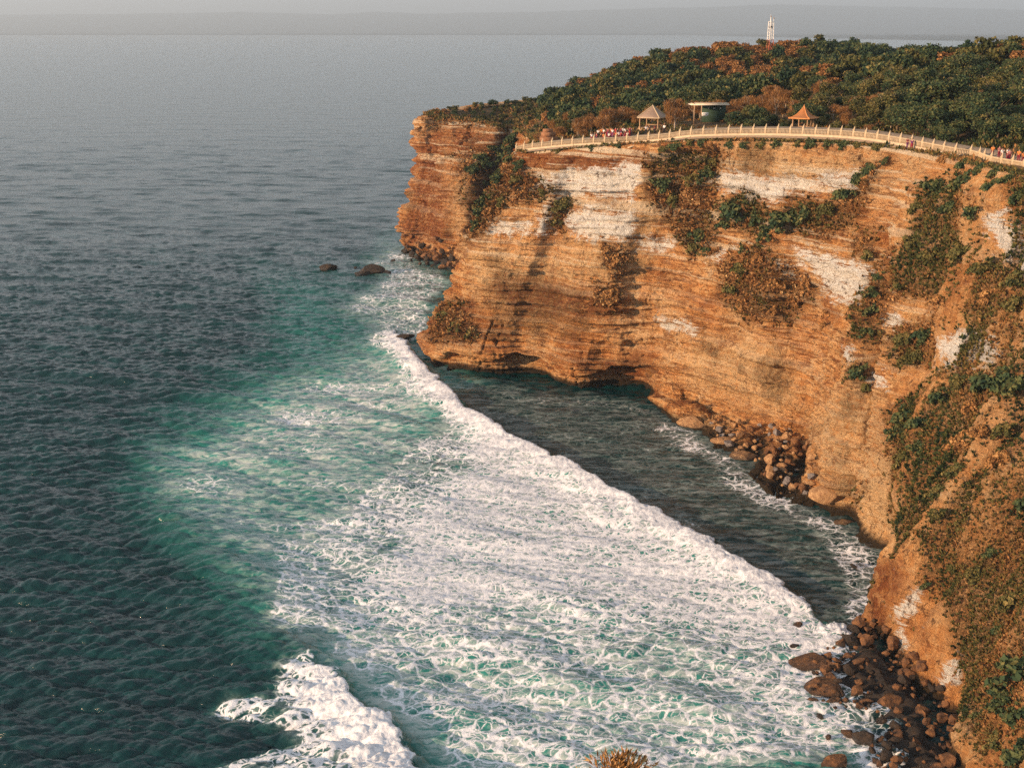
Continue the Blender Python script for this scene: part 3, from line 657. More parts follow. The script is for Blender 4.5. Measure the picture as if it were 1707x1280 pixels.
def tree_kind(seed, h, w_, mat, bark, n, size, style='leaf'):
    r = np.random.default_rng(seed); K = Kind(); K.h = h; K.w = w_
    lob = crown_lobes(r, h, w_, 9)
    v, f, c = leaf_cloud(r, lob, n, size, .55 if style == 'leaf' else .10, .5)
    if style == 'twig':
        d = unit(np.c_[v.reshape(-1, 4, 3).mean(1)[:, :2]*.35, np.ones(n)*1.2]+r.normal(size=(n, 3))*.35); cc = v.reshape(-1, 4, 3).mean(1)
        a = unit(np.cross(d, r.normal(size=(n, 3)))); v, f = quads(cc, d*size*r.uniform(.8, 1.7, n)[:, None], a*size*.10)
    K.crown = np_mesh('crown', v, f, mat, False, {'c': ('FACE', c)})
    tv, tf = tubes(trunk_segs(r, h, w_*.7, .10+h*.018, 5)); K.trunk = np_mesh('trunk', tv, tf, bark, True); return K
def low_kind(seed, h, w_, mat, n, size):
    r = np.random.default_rng(seed); lob = crown_lobes(r, h, w_, 8); return leaf_cloud(r, lob, n, size, .6, .5)
TK = []
for i in range(4): TK.append(('g', tree_kind(10+i, 4.6+.5*i, 2.3+.2*i, M_GREEN, M_BARK, 2300, .20)))
for i in range(3): TK.append(('o', tree_kind(20+i, 4.2+.5*i, 2.2+.2*i, M_OLIVE, M_PALEBARK, 2100, .20)))
for i in range(3): TK.append(('d', tree_kind(30+i, 3.8+.5*i, 1.9+.2*i, M_DRY, M_PALEBARK, 1900, .26, 'twig')))
GI = {g: [k_ for kk, k_ in TK if kk == g] for g in 'god'}
# ---- balustrade line (used to keep the trees clear of it)
BL = [(861, 253, 244.6), (893, 247.5, 240.5), (960, 241.5, 234.5), (1050, 237, 227.5), (1110, 232.5, 222), (1150, 227, 218), (1225, 224.5, 213), (1300, 224.5, 207), (1380, 227, 200.5),
      (1440, 231.5, 195), (1500, 240.5, 188.5), (1545, 249.5, 183), (1590, 258, 177.5), (1625, 263.5, 174.5), (1650, 273, 168.5), (1707, 283, 161), (1790, 296, 151), (1880, 312, 141)]
BLW = np.array([P(a, b, D=c) for a, b, c in BL]); BLC = catmull(BLW, 400)
blen = np.r_[0, np.cumsum(np.linalg.norm(np.diff(BLC[:, :2], axis=0), axis=1))]
def bl_at(s): return np.array([np.interp(s, blen, BLC[:, j]) for j in range(3)])
def dist_bl(x, y): return np.sqrt(((BLC[:, 0]-x)**2+(BLC[:, 1]-y)**2).min())
# ---- the wood on the plateau
rw = np.random.default_rng(5); spots = []
sp = 3.9
for yy in np.arange(150, 500, sp):
    for xx in np.arange(-30, 260, sp):
        x = xx+rw.uniform(-1.6, 1.6); y = yy+rw.uniform(-1.6, 1.6)
        spots.append((x, y))
spots = np.array(spots); sdp = sdpoly(spots[:, 0], spots[:, 1], np.r_[edge[::8, :2], [[330, 60], [420, 60], [420, 600]]])
sz = hgt(spots); fp = np.c_[spots, sz]; spx_, spy_ = pix(fp)
okp = (sdp > 2.2) & (spx_ > 690) & (spx_ < 1790)
clear = [(P(1086, 213, D=237)[:2], 5.5), (P(1337, 217, D=213.5)[:2], 4.6), (P(1182, 206, D=236)[:2], 5.6), (P(1283, 86, D=425)[:2], 2.5), (P(914, 232, D=243)[:2], 4.2)]
sel = []
WB = [(.30, [(1200, 190), (1240, 158), (1330, 128), (1420, 106), (1530, 96), (1620, 82), (1760, 70), (1760, 105), (1600, 113), (1500, 128), (1400, 150), (1280, 190)]),  # lit tops along the near ridge, given by favouring olive and dry tree colours
      (-.35, [(1290, 112), (1400, 80), (1520, 92), (1520, 110), (1400, 118), (1300, 145)]), (-.28, [(1560, 128), (1770, 108), (1770, 235), (1560, 225), (1490, 190)]),
      (-.25, [(860, 185), (1000, 158), (1200, 118), (1265, 140), (1210, 178), (1100, 184), (900, 205)]), (.20, [(1090, 75), (1250, 66), (1290, 90), (1180, 118), (1040, 130)]), (.30, [(880, 225), (940, 195), (1060, 185), (1080, 225)])]
bias = sum(b_*pmask(spx_, spy_-12, [p_], 12) for b_, p_ in WB)
dryn = fbm(fp, 22, 3, 401); sizn = fbm(fp, 14, 2, 402)
for i in np.nonzero(okp)[0]:
    x, y, z = fp[i]; db = dist_bl(x, y)
    if db < 4.2: continue
    bad = False
    for c_, rr in clear:
        v_ = c_/np.linalg.norm(c_); along = np.dot([x, y]-c_, v_); side = abs((x-c_[0])*v_[1]-(y-c_[1])*v_[0])
        if math.hypot(x-c_[0], y-c_[1]) < rr or (-26 < along < 0 and side < rr*.75): bad = True
    lowbad = bad
    # the open, low scrub on the far headland tip and along its edge
    low = (spx_[i] < 900) or sdp[i] < 5
    scale = (.38+.25*rw.random()) if low else (.60+.62*rw.random()**1.5+.28*sizn[i])
    if db < 9: scale *= .55
    if lowbad: 
        if any(math.hypot(x-c_[0], y-c_[1]) < rr*.62 for c_, rr in clear): continue
        scale = .24
    u = bias[i]+dryn[i]*1.35+rw.normal()*.16+(.03 if not low else .1)
    g = 'd' if u > .20 else ('o' if u > -.06 else 'g')
    if low and g == 'g' and rw.random() < .3: g = 'o'
    sel.append((math.hypot(x, y), x, y, z, scale, g, low))
sel.sort(key=lambda t: t[0])
LBL = {'g': 'dark green bushy tree in the wood above the cliff path', 'o': 'olive green tree with yellowing crown in the wood above the cliff', 'd': 'dry orange brown tree with bare twigs in the wood above the cliff'}
NMT = {'g': 'bushy_tree', 'o': 'olive_green_tree', 'd': 'dry_tree'}; CAT = 'tree'
GRP = {'g': 'green trees of the cliff top wood', 'o': 'olive trees of the cliff top wood', 'd': 'dry trees of the cliff top wood'}
near = [t for t in sel if t[4] > .45][:285]; nid = set(id(t) for t in near)
for t in near:
    D_0, x, y, z, s, g, low = t
    K = GI[g][rw.integers(len(GI[g]))]
    e = empty(NMT[g], (x, y, z-.15), rw.uniform(0, 6.28)); s2_ = s; e.scale = (s2_*rw.uniform(.9, 1.2), s2_*rw.uniform(.9, 1.2), s2_*rw.uniform(.68, .98))
    tag(e, LBL[g], CAT, GRP[g]); link('trunk', K.trunk, e); link('crown', K.crown, e)
rest = [t for t in sel if id(t) not in nid]
def merged_wood(items, name, label, mats, n, size):
    kinds = {'g': [low_kind(50+i, 4.8, 2.5, None, n, size) for i in range(3)], 'o': [low_kind(60+i, 4.4, 2.3, None, n, size) for i in range(2)], 'd': [low_kind(70+i, 3.8, 2.1, None, n, size*.8) for i in range(2)]}
    VV_, FF_, CC_, MM_ = [], [], [], []; o_ = 0
    for t in items:
        _, x, y, z, s, g, low = t; v, f, c = kinds[g][rw.integers(len(kinds[g]))]
        a = rw.uniform(0, 6.28); ca, sa = math.cos(a), math.sin(a); q = v*np.array([s, s, s*rw.uniform(.85, 1.15)])
        q = np.c_[q[:, 0]*ca-q[:, 1]*sa+x, q[:, 0]*sa+q[:, 1]*ca+y, q[:, 2]+z-.4]
        VV_.append(q); FF_.append(f+o_); CC_.append(np.clip(c+rw.normal()*.1, 0, 1)); MM_.append(np.full(len(f), 'god'.index(g))); o_ += len(v)
    me = np_mesh(name, np.concatenate(VV_), np.concatenate(FF_), mats, False, {'c': ('FACE', np.concatenate(CC_))})
    me.polygons.foreach_set('material_index', np.concatenate(MM_).astype(np.int32))
    o = link(name, me); tag(o, label, 'wood', None, 'stuff'); return o
merged_wood(rest, 'far_wood', 'dense mixed green and dry brown wood covering the far hill of the headland', [M_GREEN, M_OLIVE, M_DRY], 520, .36)
print('trees', len(near), len(rest))

# ---- things that sit on the cliff: lookup by sight line
cpx, cpy = pix(CL); cdist = np.sqrt((CL[..., 0])**2+(CL[..., 1])**2)
frontv = (nrm*np.array([0, 0, H]) - nrm*CL).sum(2) > 0
flatx, flaty, fd_, ff_ = cpx.ravel(), cpy.ravel(), cdist.ravel(), frontv.ravel(); CLr = CL.reshape(-1, 3); NHr = nrm.reshape(-1, 3)
def on_cliff(px, py, tol=5):
    m = (np.abs(flatx-px) < tol) & (np.abs(flaty-py) < tol) & ff_
    if not m.any(): return None
    i = np.nonzero(m)[0]; j = i[np.argmin(fd_[i]+.8*np.hypot(flatx[i]-px, flaty[i]-py))]; return j
def rot_to(nv, spin):
    q = Vector(nv).to_track_quat('Z', 'Y'); return (q.to_matrix() @ Matrix.Rotation(spin, 3, 'Z')).to_euler()
# dry scrub: tufts hanging on the rock
rs = np.random.default_rng(9)
mv = np.where(TTf > 20.5, m_veg, m_list*.95+.25*m_patch*(m_list > .05))[2:2+NR].ravel(); area = (np.linalg.norm(du, axis=2)*np.linalg.norm(dv, axis=2)).ravel(); Tr = TT.ravel(); py_r = cpy.ravel(); px_r = cpx.ravel()
wgt = area*np.clip(mv-.12, 0, 1)*((Tr > 4.6) & (Tr < 28.2))*(CLr[:, 2] > 2.5)*np.where(Tr > 21, 1.5, 1.0)*((px_r < 1800) & (py_r < 1400))
near_w = np.clip(220/fd_, .8, 2.2); wgt = wgt*near_w
def tufts(n, r, blades, length, width, shade_fn):
    pr = wgt/wgt.sum(); ids = r.choice(len(wgt), n, p=pr); base_ = CLr[ids]+r.normal(size=(n, 3))*.12; nn = NHr[ids]
    L_ = length*r.uniform(.5, 1.4, n)*np.clip(fd_[ids]/200, .6, 1.2)
    up = np.array([0, 0, 1.]); d = unit((nn*.9+up*.75)[:, None, :]+r.normal(size=(n, blades, 3))*.55)
    Lb = L_[:, None, None]*r.uniform(.5, 1.1, (n, blades, 1)); a = unit(np.cross(d, r.normal(size=(n, blades, 3))))
    c0 = base_[:, None, :]+d*Lb*.42
    v, f = quads(c0.reshape(-1, 3), (d*Lb*.5).reshape(-1, 3), (a*Lb*width).reshape(-1, 3))
    sh_ = np.repeat(shade_fn(base_)+r.normal(size=n)*.07, blades)+r.normal(size=n*blades)*.08
    return v, f, np.clip(sh_, 0, 1)
M_SCRUB = leafmat('scrub_blades', [(0, (.018, .035, .015)), (.25, (.075, .082, .024)), (.42, (.16, .115, .038)), (.6, (.27, .125, .045)), (.8, (.45, .235, .09)), (1, (.60, .40, .19))])
def shade(p): return .54-.19*smooth(190, 150, p[:, 1])+.55*fbm(p, 10, 3, 501)+.25*fbm(p, 2.5, 2, 502)
v, f, c = tufts(46000, rs, 7, .62, .22, shade)
tag(link('dry_scrub', np_mesh('dry_scrub', v, f, M_SCRUB, False, {'c': ('FACE', c)})), 'brown and olive scrub and dry grass clinging to the cliff face', 'scrub', None, 'stuff')
# grassy fringe along the cliff edge and the bare ground by the path
eg = np.concatenate([CLF[-5:].reshape(-1, 3)]); m_ = np.tile((tt > 4.6) & (tt < 27), 5); eg = eg[m_]
ids = rs.choice(len(eg), 9000); b0 = eg[ids]+rs.normal(size=(9000, 3))*[.4, .4, .05]; bl_ = 6
d = unit(np.array([0, 0, 1.])+rs.normal(size=(9000, bl_, 3))*.5); Lb = (rs.uniform(.25, .85, (9000, 1, 1))*rs.uniform(.6, 1, (9000, bl_, 1))); Lb = Lb*np.where(b0[:, 1] > 300, 1.9, 1.0)[:, None, None]
a = unit(np.cross(d, rs.normal(size=(9000, bl_, 3))))
v, f = quads((b0[:, None]+d*Lb*.4).reshape(-1, 3), (d*Lb*.5).reshape(-1, 3), (a*Lb*.2).reshape(-1, 3))
c = np.clip(np.repeat(.40+.4*fbm(b0, 5, 3, 77), bl_)+rs.normal(size=9000*bl_)*.1, 0, 1)
tag(link('edge_grass', np_mesh('edge_grass', v, f, M_SCRUB, False, {'c': ('FACE', c)})), 'low green and brown grass fringing the top edge of the cliff', 'grass', None, 'stuff')
# low undergrowth on the plateau, the far tip and beside the path
ru = np.random.default_rng(21); cand = np.c_[ru.uniform(-35, 200, 90000), ru.uniform(150, 470, 90000)]
edp = np.r_[edge[::8, :2], [[330, 60], [420, 60], [420, 600]]]; sdc = sdpoly(cand[:, 0], cand[:, 1], edp); cz_ = hgt(cand); ux, uy = pix(np.c_[cand, cz_])
dbl = np.sqrt(((cand[:, None, 0]-BLC[None, ::8, 0])**2+(cand[:, None, 1]-BLC[None, ::8, 1])**2).min(1))
keepu = (sdc > .8) & (ux > 690) & (ux < 1760) & ((dbl > 3.9) | (sdc < 2.0) & (dbl > .9)) & ((dbl < 24) | (ux < 960) | (ru.random(90000) < .3))
for c_, rr in clear[:3]: keepu &= np.hypot(cand[:, 0]-c_[0], cand[:, 1]-c_[1]) > rr*.55
cand = cand[keepu]; cz_ = cz_[keepu]; b0 = np.c_[cand, cz_-.1]; nU = len(b0); print('undergrowth', nU)
bl_ = 9; hU = (.30+.55*ru.random((nU, 1, 1)))*np.clip(1+1.3*fbm(b0, 7, 2, 78), .5, 2)[:, None, None]
d = unit(np.array([0, 0, .8])+ru.normal(size=(nU, bl_, 3))*.6); c0 = b0[:, None]+d*hU*ru.uniform(.3, 1.1, (nU, bl_, 1)); a = unit(np.cross(d, ru.normal(size=(nU, bl_, 3))))
v, f = quads(c0.reshape(-1, 3), (d*hU*.35).reshape(-1, 3), (a*hU*.17).reshape(-1, 3))
c = np.clip(np.repeat(.30+.75*fbm(b0, 10, 3, 79), bl_)+ru.normal(size=nU*bl_)*.14, 0, 1)
tag(link('undergrowth', np_mesh('undergrowth', v, f, M_SCRUB, False, {'c': ('FACE', c)})), 'low green and brown undergrowth between the trees and the path', 'undergrowth', None, 'stuff')
# individual bushes on the face
def bush_kind(seed, mat, n=420, size=.20):
    r = np.random.default_rng(seed); L_ = [((0, 0, .3), (.5, .5, .4))]+[((r.uniform(-.95, .95), r.uniform(-.8, .8), r.uniform(.0, .75)), (r.uniform(.18, .5), r.uniform(.18, .45), r.uniform(.15, .4))) for _ in range(9)]
    v, f, c = leaf_cloud(r, L_, n, size, .6, .5); K = Kind(); K.crown = np_mesh('foliage', v, f, mat, False, {'c': ('FACE', c)})
    tv, tf = tubes([((0, 0, -.5), (0, 0, .3), .07, .05), ((0, 0, .2), (.4, .1, .7), .04, .015), ((0, 0, .2), (-.35, .2, .7), .04, .015), ((0, 0, .2), (0, -.4, .65), .04, .015)]); K.trunk = np_mesh('stem', tv, tf, M_BARK, True); return K
BKg = [bush_kind(80+i, M_GREEN, 600, .17) for i in range(4)]; BKo = [bush_kind(90+i, M_OLIVE, 600, .17) for i in range(3)]; BKd = [bush_kind(95+i, M_DRY, 600, .15) for i in range(2)]
BUSH = [(1225, 345, 28, 'g'), (1262, 362, 18, 'g'), (1205, 372, 15, 'g'), (1308, 362, 24, 'g'), (1343, 357, 22, 'g'), (1385, 347, 22, 'o'), (1408, 322, 20, 'g'), (1432, 302, 16, 'g'), (1453, 282, 13, 'g'), (1472, 268, 9, 'g'),
 (1128, 243, 13, 'g'), (1192, 268, 18, 'o'), (1176, 290, 15, 'g'), (1100, 306, 19, 'g'), (1125, 330, 18, 'o'), (1150, 300, 16, 'o'), (1164, 388, 18, 'g'), (1181, 414, 15, 'g'), (1160, 414, 13, 'o'), (1240, 412, 11, 'g'), (936, 344, 17, 'o'), (926, 366, 11, 'o'),
 (1275, 388, 15, 'g'), (1462, 462, 11, 'g'), (1456, 492, 15, 'g'), (1450, 522, 17, 'g'), (1443, 552, 15, 'g'), (1430, 620, 19, 'g'), (1442, 648, 13, 'o'), (1560, 312, 22, 'g'), (1598, 310, 20, 'g'), (1622, 352, 17, 'g'), (1588, 342, 20, 'g'), (1530, 345, 15, 'o'),
 (1500, 566, 19, 'o'), (1540, 558, 22, 'g'), (1534, 592, 19, 'o'), (1508, 604, 14, 'o'), (1640, 636, 30, 'g'), (1690, 646, 36, 'g'), (1600, 640, 20, 'o'), (1510, 690, 23, 'g'), (1500, 724, 20, 'g'), (1532, 706, 21, 'g'), (1562, 664, 18, 'g'), (1506, 762, 19, 'o'), (1530, 745, 20, 'g'),
 (1650, 312, 15, 'g'), (1674, 302, 15, 'g'), (1700, 326, 18, 'g'), (1690, 470, 20, 'o'), (1640, 450, 20, 'o'), (1600, 420, 22, 'o'), (1550, 430, 20, 'o'), (1520, 400, 18, 'o'), (1547, 974, 11, 'g'), (1622, 962, 17, 'o'), (1592, 948, 13, 'o'), (1652, 920, 15, 'g'), (1702, 838, 22, 'g'), (1602, 876, 15, 'o'),
 (1690, 1000, 26, 'o'), (1702, 1120, 38, 'g'), (1668, 1162, 26, 'g'), (1690, 1200, 28, 'g'), (1660, 1242, 22, 'o'), (1702, 1262, 30, 'g'), (1560, 860, 16, 'o'), (1668, 1046, 15, 'g'), (1628, 1192, 13, 'g'), (1600, 742, 22, 'd'), (1640, 720, 24, 'd'), (1660, 770, 22, 'd'), (1590, 790, 18, 'o'), (1560, 820, 17, 'o'), (1670, 720, 20, 'o'), (1620, 680, 20, 'd'),
 (760, 540, 20, 'o'), (742, 525, 14, 'o'), (785, 552, 14, 'o'), (830, 300, 16, 'g'), (850, 268, 15, 'g'), (862, 300, 12, 'o'), (838, 335, 13, 'o'), (800, 372, 13, 'g'), (790, 395, 12, 'd'), (812, 352, 11, 'd'), (905, 318, 11, 'o'), (880, 322, 12, 'd'),
 (800, 262, 13, 'g'), (776, 272, 12, 'd'), (822, 248, 15, 'g'), (846, 236, 14, 'g'), (1025, 430, 18, 'd'), (1010, 415, 12, 'd'), (1017, 492, 18, 'd'), (1240, 450, 18, 'o'), (1220, 480, 18, 'o'), (1265, 430, 16, 'd'), (1295, 480, 18, 'd'), (1320, 500, 17, 'd'), (1240, 515, 16, 'd'), (1290, 520, 13, 'd'), (1345, 470, 13, 'd'), (1380, 520, 10, 'd'), (1370, 545, 9, 'd'),
 (1215, 241, 9, 'g'), (1240, 241, 9, 'g'), (1268, 243, 9, 'o'), (1296, 241, 9, 'g'), (1350, 237, 11, 'g'), (1382, 240, 9, 'g'), (1402, 240, 10, 'g'), (1330, 241, 8, 'o'), (1430, 244, 9, 'o'), (1460, 248, 9, 'o'), (1570, 268, 12, 'd'), (1604, 276, 13, 'g'), (1630, 284, 14, 'g'), (1655, 292, 13, 'g'), (1105, 250, 8, 'o'), (1150, 236, 9, 'o'), (1170, 236, 8, 'g'),
 (852, 222, 15, 'g'), (850, 248, 16, 'g'), (838, 262, 15, 'g'), (828, 285, 15, 'g'), (815, 305, 14, 'g'), (806, 330, 14, 'g'), (800, 352, 12, 'g'), (793, 380, 11, 'g'), (790, 280, 14, 'g'), (805, 272, 13, 'g'), (786, 300, 10, 'd'), (864, 275, 12, 'g'),
 (930, 250, 6, 'o'), (985, 246, 6, 'g'), (1030, 244, 7, 'g'), (700, 215, 6, 'd'), (735, 200, 8, 'o'), (780, 212, 8, 'd'), (1440, 405, 15, 'd'), (1445, 425, 13, 'o'), (1495, 480, 15, 'o'), (1570, 500, 18, 'd'), (1640, 500, 18, 'd'), (1690, 510, 18, 'o')]
BN = {'g': 'green_bush', 'o': 'olive_bush', 'd': 'dry_bush'}
BLAB = {'g': ('leafy dark green bush rooted on the sunlit orange cliff face', 'green bushes rooted on the cliff face'), 'o': ('dull olive bush rooted on the sunlit orange cliff face', 'olive bushes rooted on the cliff face'), 'd': ('dead brown bush rooted on the sunlit orange cliff face', 'dead brown bushes rooted on the cliff face')}
nb = 0
for px, py, rp, g in BUSH:
    j = on_cliff(px, py, 6)
    if j is None: continue
    p = CLr[j]; r_m = rp/F*math.hypot(fd_[j], H-p[2]); nn = unit(NHr[j]*.7+np.array([0, 0, .7]))
    L_ = {'g': BKg, 'o': BKo, 'd': BKd}[g]; K = L_[rs.integers(len(L_))]
    e = empty(BN[g], tuple(p-nn*.15*r_m)); e.rotation_euler = rot_to(nn, rs.uniform(0, 6.28)); s = r_m*.92; e.scale = (s, s, s*.85)
    lb, gr = BLAB[g]
    tag(e, lb, 'bush', gr); link('stem', K.trunk, e); link('foliage', K.crown, e); nb += 1
print('bushes', nb)

# ------------------------------------------------------------------ rocks
def rock_mesh(seed, sub=3):
    r = np.random.default_rng(seed); bm = bmesh.new(); bmesh.ops.create_icosphere(bm, subdivisions=sub, radius=1)
    for _ in range(20):
        nv = Vector(unit(r.normal(size=3))); dd = r.uniform(.5, .78)
        for v in bm.verts:
            q = v.co.dot(nv)
            if q > dd: v.co -= nv*(q-dd)*.99
    co_ = np.array([v.co[:] for v in bm.verts]); d = fbm(co_+seed, .7, 4, seed)*.05+fbm(co_+seed, .22, 2, seed+5, ridged=True)*.035
    sc_ = np.array([1, r.uniform(.65, .95), r.uniform(.5, .85)])
    for v, q in zip(bm.verts, d): v.co = Vector((np.array(v.co)*(1+q)*sc_).tolist())
    me = bpy.data.meshes.new('boulder'); bm.to_mesh(me); bm.free()
    return me
def rockmat(name, lo, hi, wetline=True):
    k = N(name); co = k.coord(src='World'); n_ = k.noise(co, 1.6, 7, .68); base = k.ramp(n_, [(.32, lo), (.68, hi)])
    cz = k.n('ShaderNodeSeparateXYZ'); k.L(co, cz.inputs[0]); wt = k.rng(k.math('ADD', cz.outputs[2], k.math('MULTIPLY', n_, 1.2)), 1.7, .9)
    base = k.mix(k.math('MULTIPLY', wt, .8), base, (.022, .016, .012)); k.L(base, k.b.inputs['Base Color'])
    k.L(k.rng(wt, 0, 1, .9, .45), k.b.inputs['Roughness']); k.L(k.bump(k.noise(co, 3, 7, .75), 1.0, .45), k.b.inputs['Normal']); return k.m
MR = [rockmat('brown_rock', (.05, .022, .011), (.33, .15, .055)), rockmat('dark_rock', (.014, .012, .010), (.07, .042, .024)), rockmat('tan_rock', (.26, .12, .05), (.62, .38, .18)), rockmat('grey_rock', (.12, .11, .11), (.36, .31, .28))]
RM = {}
for mi in range(4):
    for sd_ in range(6):
        me = rock_mesh(100+sd_*7+mi); me.materials.append(MR[mi]); RM[(mi, sd_)] = me
def surf(px, py):
    j = on_cliff(px, py, 6); ps = P(px, py, z=0.0)
    if j is not None and fd_[j] < math.hypot(ps[0], ps[1])+.5 and CLr[j][2] > 0: return CLr[j]
    return ps
def rock(px, py, wpx, mi, label, group=None, name='boulder', squash=1.0, sink=.3, p=None, seed=None, stretch=1.0):
    p = surf(px, py) if p is None else p; r_m = .5*wpx/F*math.hypot(math.hypot(p[0], p[1]), H-p[2])
    o = link(name, RM[(mi, int(rs.integers(6)) if seed is None else seed)]); s = r_m*1.08
    o.location = (p[0], p[1], p[2]+s*(.5-sink)*squash); o.scale = (s*stretch, s, s*squash); o.rotation_euler = (rs.uniform(-.4, .4), rs.uniform(-.4, .4), rs.uniform(0, 6.28)) if stretch == 1 and squash == 1 else (0, 0, rs.uniform(-.2, .2))
    tag(o, label, 'rock', group); return o
def mound(poly_, name, top):
    pw = np.array([P(a, b, z=0)[:2] for a, b in poly_]); lo_, hi_ = pw.min(0)-3, pw.max(0)+3; gx_ = np.arange(lo_[0], hi_[0], .45); gy_ = np.arange(lo_[1], hi_[1], .45)
    A0, B0 = np.meshgrid(gx_, gy_); sd_ = sdpoly(A0, B0, pw); q = np.stack([A0, B0, A0*0], -1)
    q[..., 2] = -1.2+smooth(-2.0, 4, sd_)*(1.2+top)+.9*fbm(q, 1.5, 4, 611, ridged=True)
    me = np_mesh(name, q.reshape(-1, 3), grid_faces(len(gy_), len(gx_)), MR[1], True); tag(link(name, me), kind='structure')
mound([(1400, 1065), (1450, 1040), (1500, 1100), (1560, 1180), (1600, 1300), (1500, 1300), (1460, 1200), (1390, 1150)], 'rubble_ground', .5)
mound([(690, 418), (756, 412), (770, 450), (720, 440)], 'rubble_ground', .8)
rock(545, 449, 32, 1, 'dark round rock awash at sea, farthest left of the rocks off the headland', name='sea_rock', sink=.35, squash=.9)
rock(620, 455, 62, 1, 'long low black rock awash off the far headland', name='sea_rock', squash=.55, sink=.35, stretch=1.0)
rock(602, 458, 34, 1, 'dark rock hump joining the left end of the long black rock at sea', name='sea_rock', squash=.5, sink=.35)
rock(643, 456, 26, 1, 'dark rock hump at the right end of the long black rock at sea', name='sea_rock', squash=.5, sink=.35)
rock(592, 447, 7, 1, 'tiny dark rock tip behind the long black rock at sea', name='sea_rock')
rock(656, 437, 14, 1, 'small dark rock in the surf just left of the far headland foot', name='sea_rock', sink=.35)
rock(673, 566, 34, 1, 'flat black rock ledge left of the headland foot, where the wave starts', name='flat_rock', squash=.5, sink=-.1)
rock(1408, 873, 32, 2, 'orange rounded rock at the waterline under the cliff, beside a dark cleft', name='sea_rock', squash=.7)
rock(1423, 946, 16, 1, 'small dark rock awash in the bay near the cliff foot', name='sea_rock')
rock(1450, 908, 26, 1, 'dark wet ledge rock at the cliff foot above the small awash rock', name='sea_rock', squash=.4)
rock(1330, 1043, 20, 0, 'brown rock splashed by the end of the main wave', name='sea_rock')
rock(1322, 1077, 18, 1, 'dark rock just below the splashed brown rock', name='sea_rock', squash=.7)
rock(1352, 1108, 74, 0, 'wide brown ridge of rock reaching left from the boulder heap', name='sea_rock', squash=.62)
rock(1372, 1150, 88, 0, 'broad tan-lit boulder below the brown ridge of rock', name='sea_rock', squash=.6, sink=.35)
rock(1367, 1195, 16, 1, 'small round dark rock alone in the foam below the broad boulder', name='sea_rock')
rock(1381, 1229, 13, 0, 'small tan rock in the foam near the bottom edge', name='sea_rock'); rock(1414, 1225, 24, 0, 'brown foam-streaked rock in the surf near the bottom edge', name='sea_rock')
rock(1388, 1276, 52, 0, 'brown rock cut by the bottom edge in the foam', name='sea_rock')
for a, b, c_, l in [(1432, 1042, 34, 'orange-topped boulder at the upper end of the near boulder heap'), (1440, 1235, 46, 'dark boulder at the lower left of the near boulder heap'), (1512, 1130, 44, 'leaning slab-like boulder against the slope at the heap upper right'),
                    (1535, 1190, 42, 'tall brown boulder on the right flank of the near heap'), (1575, 1200, 32, 'tan rounded boulder at the right edge of the near heap'), (1525, 1245, 36, 'tan boulder low on the right side of the near heap'),
                    (1480, 1180, 46, 'large brown boulder in the middle of the near heap'), (1420, 1075, 44, 'dark boulder near the top of the near heap')]:
    rock(a, b, c_, 0 if 'dark' not in l else 1, l)
HEAP = [(1395, 1070), (1440, 1035), (1475, 1050), (1515, 1095), (1560, 1140), (1590, 1200), (1585, 1290), (1480, 1300), (1440, 1250), (1480, 1235), (1440, 1195), (1350, 1175), (1350, 1120)]
def scatter_rocks(poly_, n, lo, hi, mats, label, group, name='boulder', lift=0.0, rr=None):
    poly_ = np.array(poly_); k_ = 0; tries = 0; rr = rr or rs
    done = []
    while k_ < n and tries < n*40:
        tries += 1; x = rr.uniform(poly_[:, 0].min(), poly_[:, 0].max()); y = rr.uniform(poly_[:, 1].min(), poly_[:, 1].max())
        if sdpoly(np.array([x]), np.array([y]), poly_)[0] < 0: continue
        wpx = lo+(hi-lo)*rr.random()**2.2
        if any(math.hypot(x-a_, (y-b_)*1.3) < (wpx+c_)*.24 for a_, b_, c_ in done): continue
        done.append((x, y, wpx)); mi = mats[rr.integers(len(mats))]
        p = surf(x, y).copy(); p[2] += rr.uniform(0, lift); lb = label[mi] if isinstance(label, dict) else label
        rock(x, y, wpx, mi, lb, f'{group}, {["brown", "dark", "tan", "grey"][mi]} ones', name, p=p); k_ += 1
LB = lambda where, word='boulder': {0: f'brown {word} {where}', 1: f'dark wet {word} {where}', 2: f'tan {word} {where}', 3: f'grey {word} {where}'}
scatter_rocks(HEAP, 250, 7, 34, [0, 0, 0, 0, 1], LB('in the heap at the foot of the near slope'), 'boulders heaped at the near slope', lift=.9)
scatter_rocks([(1180, 700), (1250, 706), (1345, 722), (1356, 760), (1352, 835), (1305, 828), (1262, 780), (1200, 745)], 100, 7, 24, [0, 2, 2, 2, 3], LB('on the rubble beach under the middle of the cliff', 'stone'), 'stones of the rubble beach', 'stone', lift=.5)
rock(1240, 762, 64, 2, 'broad flat tan slab at the water edge of the rubble beach', name='rock_slab', squash=.35); rock(1283, 768, 26, 2, 'upright tan block beside the flat slab on the rubble beach', name='rock_block')
rock(1210, 735, 50, 2, 'low pale ledge at the left end of the rubble beach', name='rock_slab', squash=.4); rock(1150, 706, 60, 2, 'low tan ledge at the cliff foot left of the rubble beach', name='rock_slab', squash=.4)
rock(1385, 830, 66, 2, 'big tan rounded buttress block at the cliff foot right of the rubble beach', name='rock_buttress', squash=1.1, seed=2)
scatter_rocks([(672, 420), (690, 404), (752, 408), (756, 456), (722, 450), (684, 438)], 34, 9, 22, [1, 1, 0], LB('at the foot of the far headland'), 'boulders at the far headland foot', lift=.8)

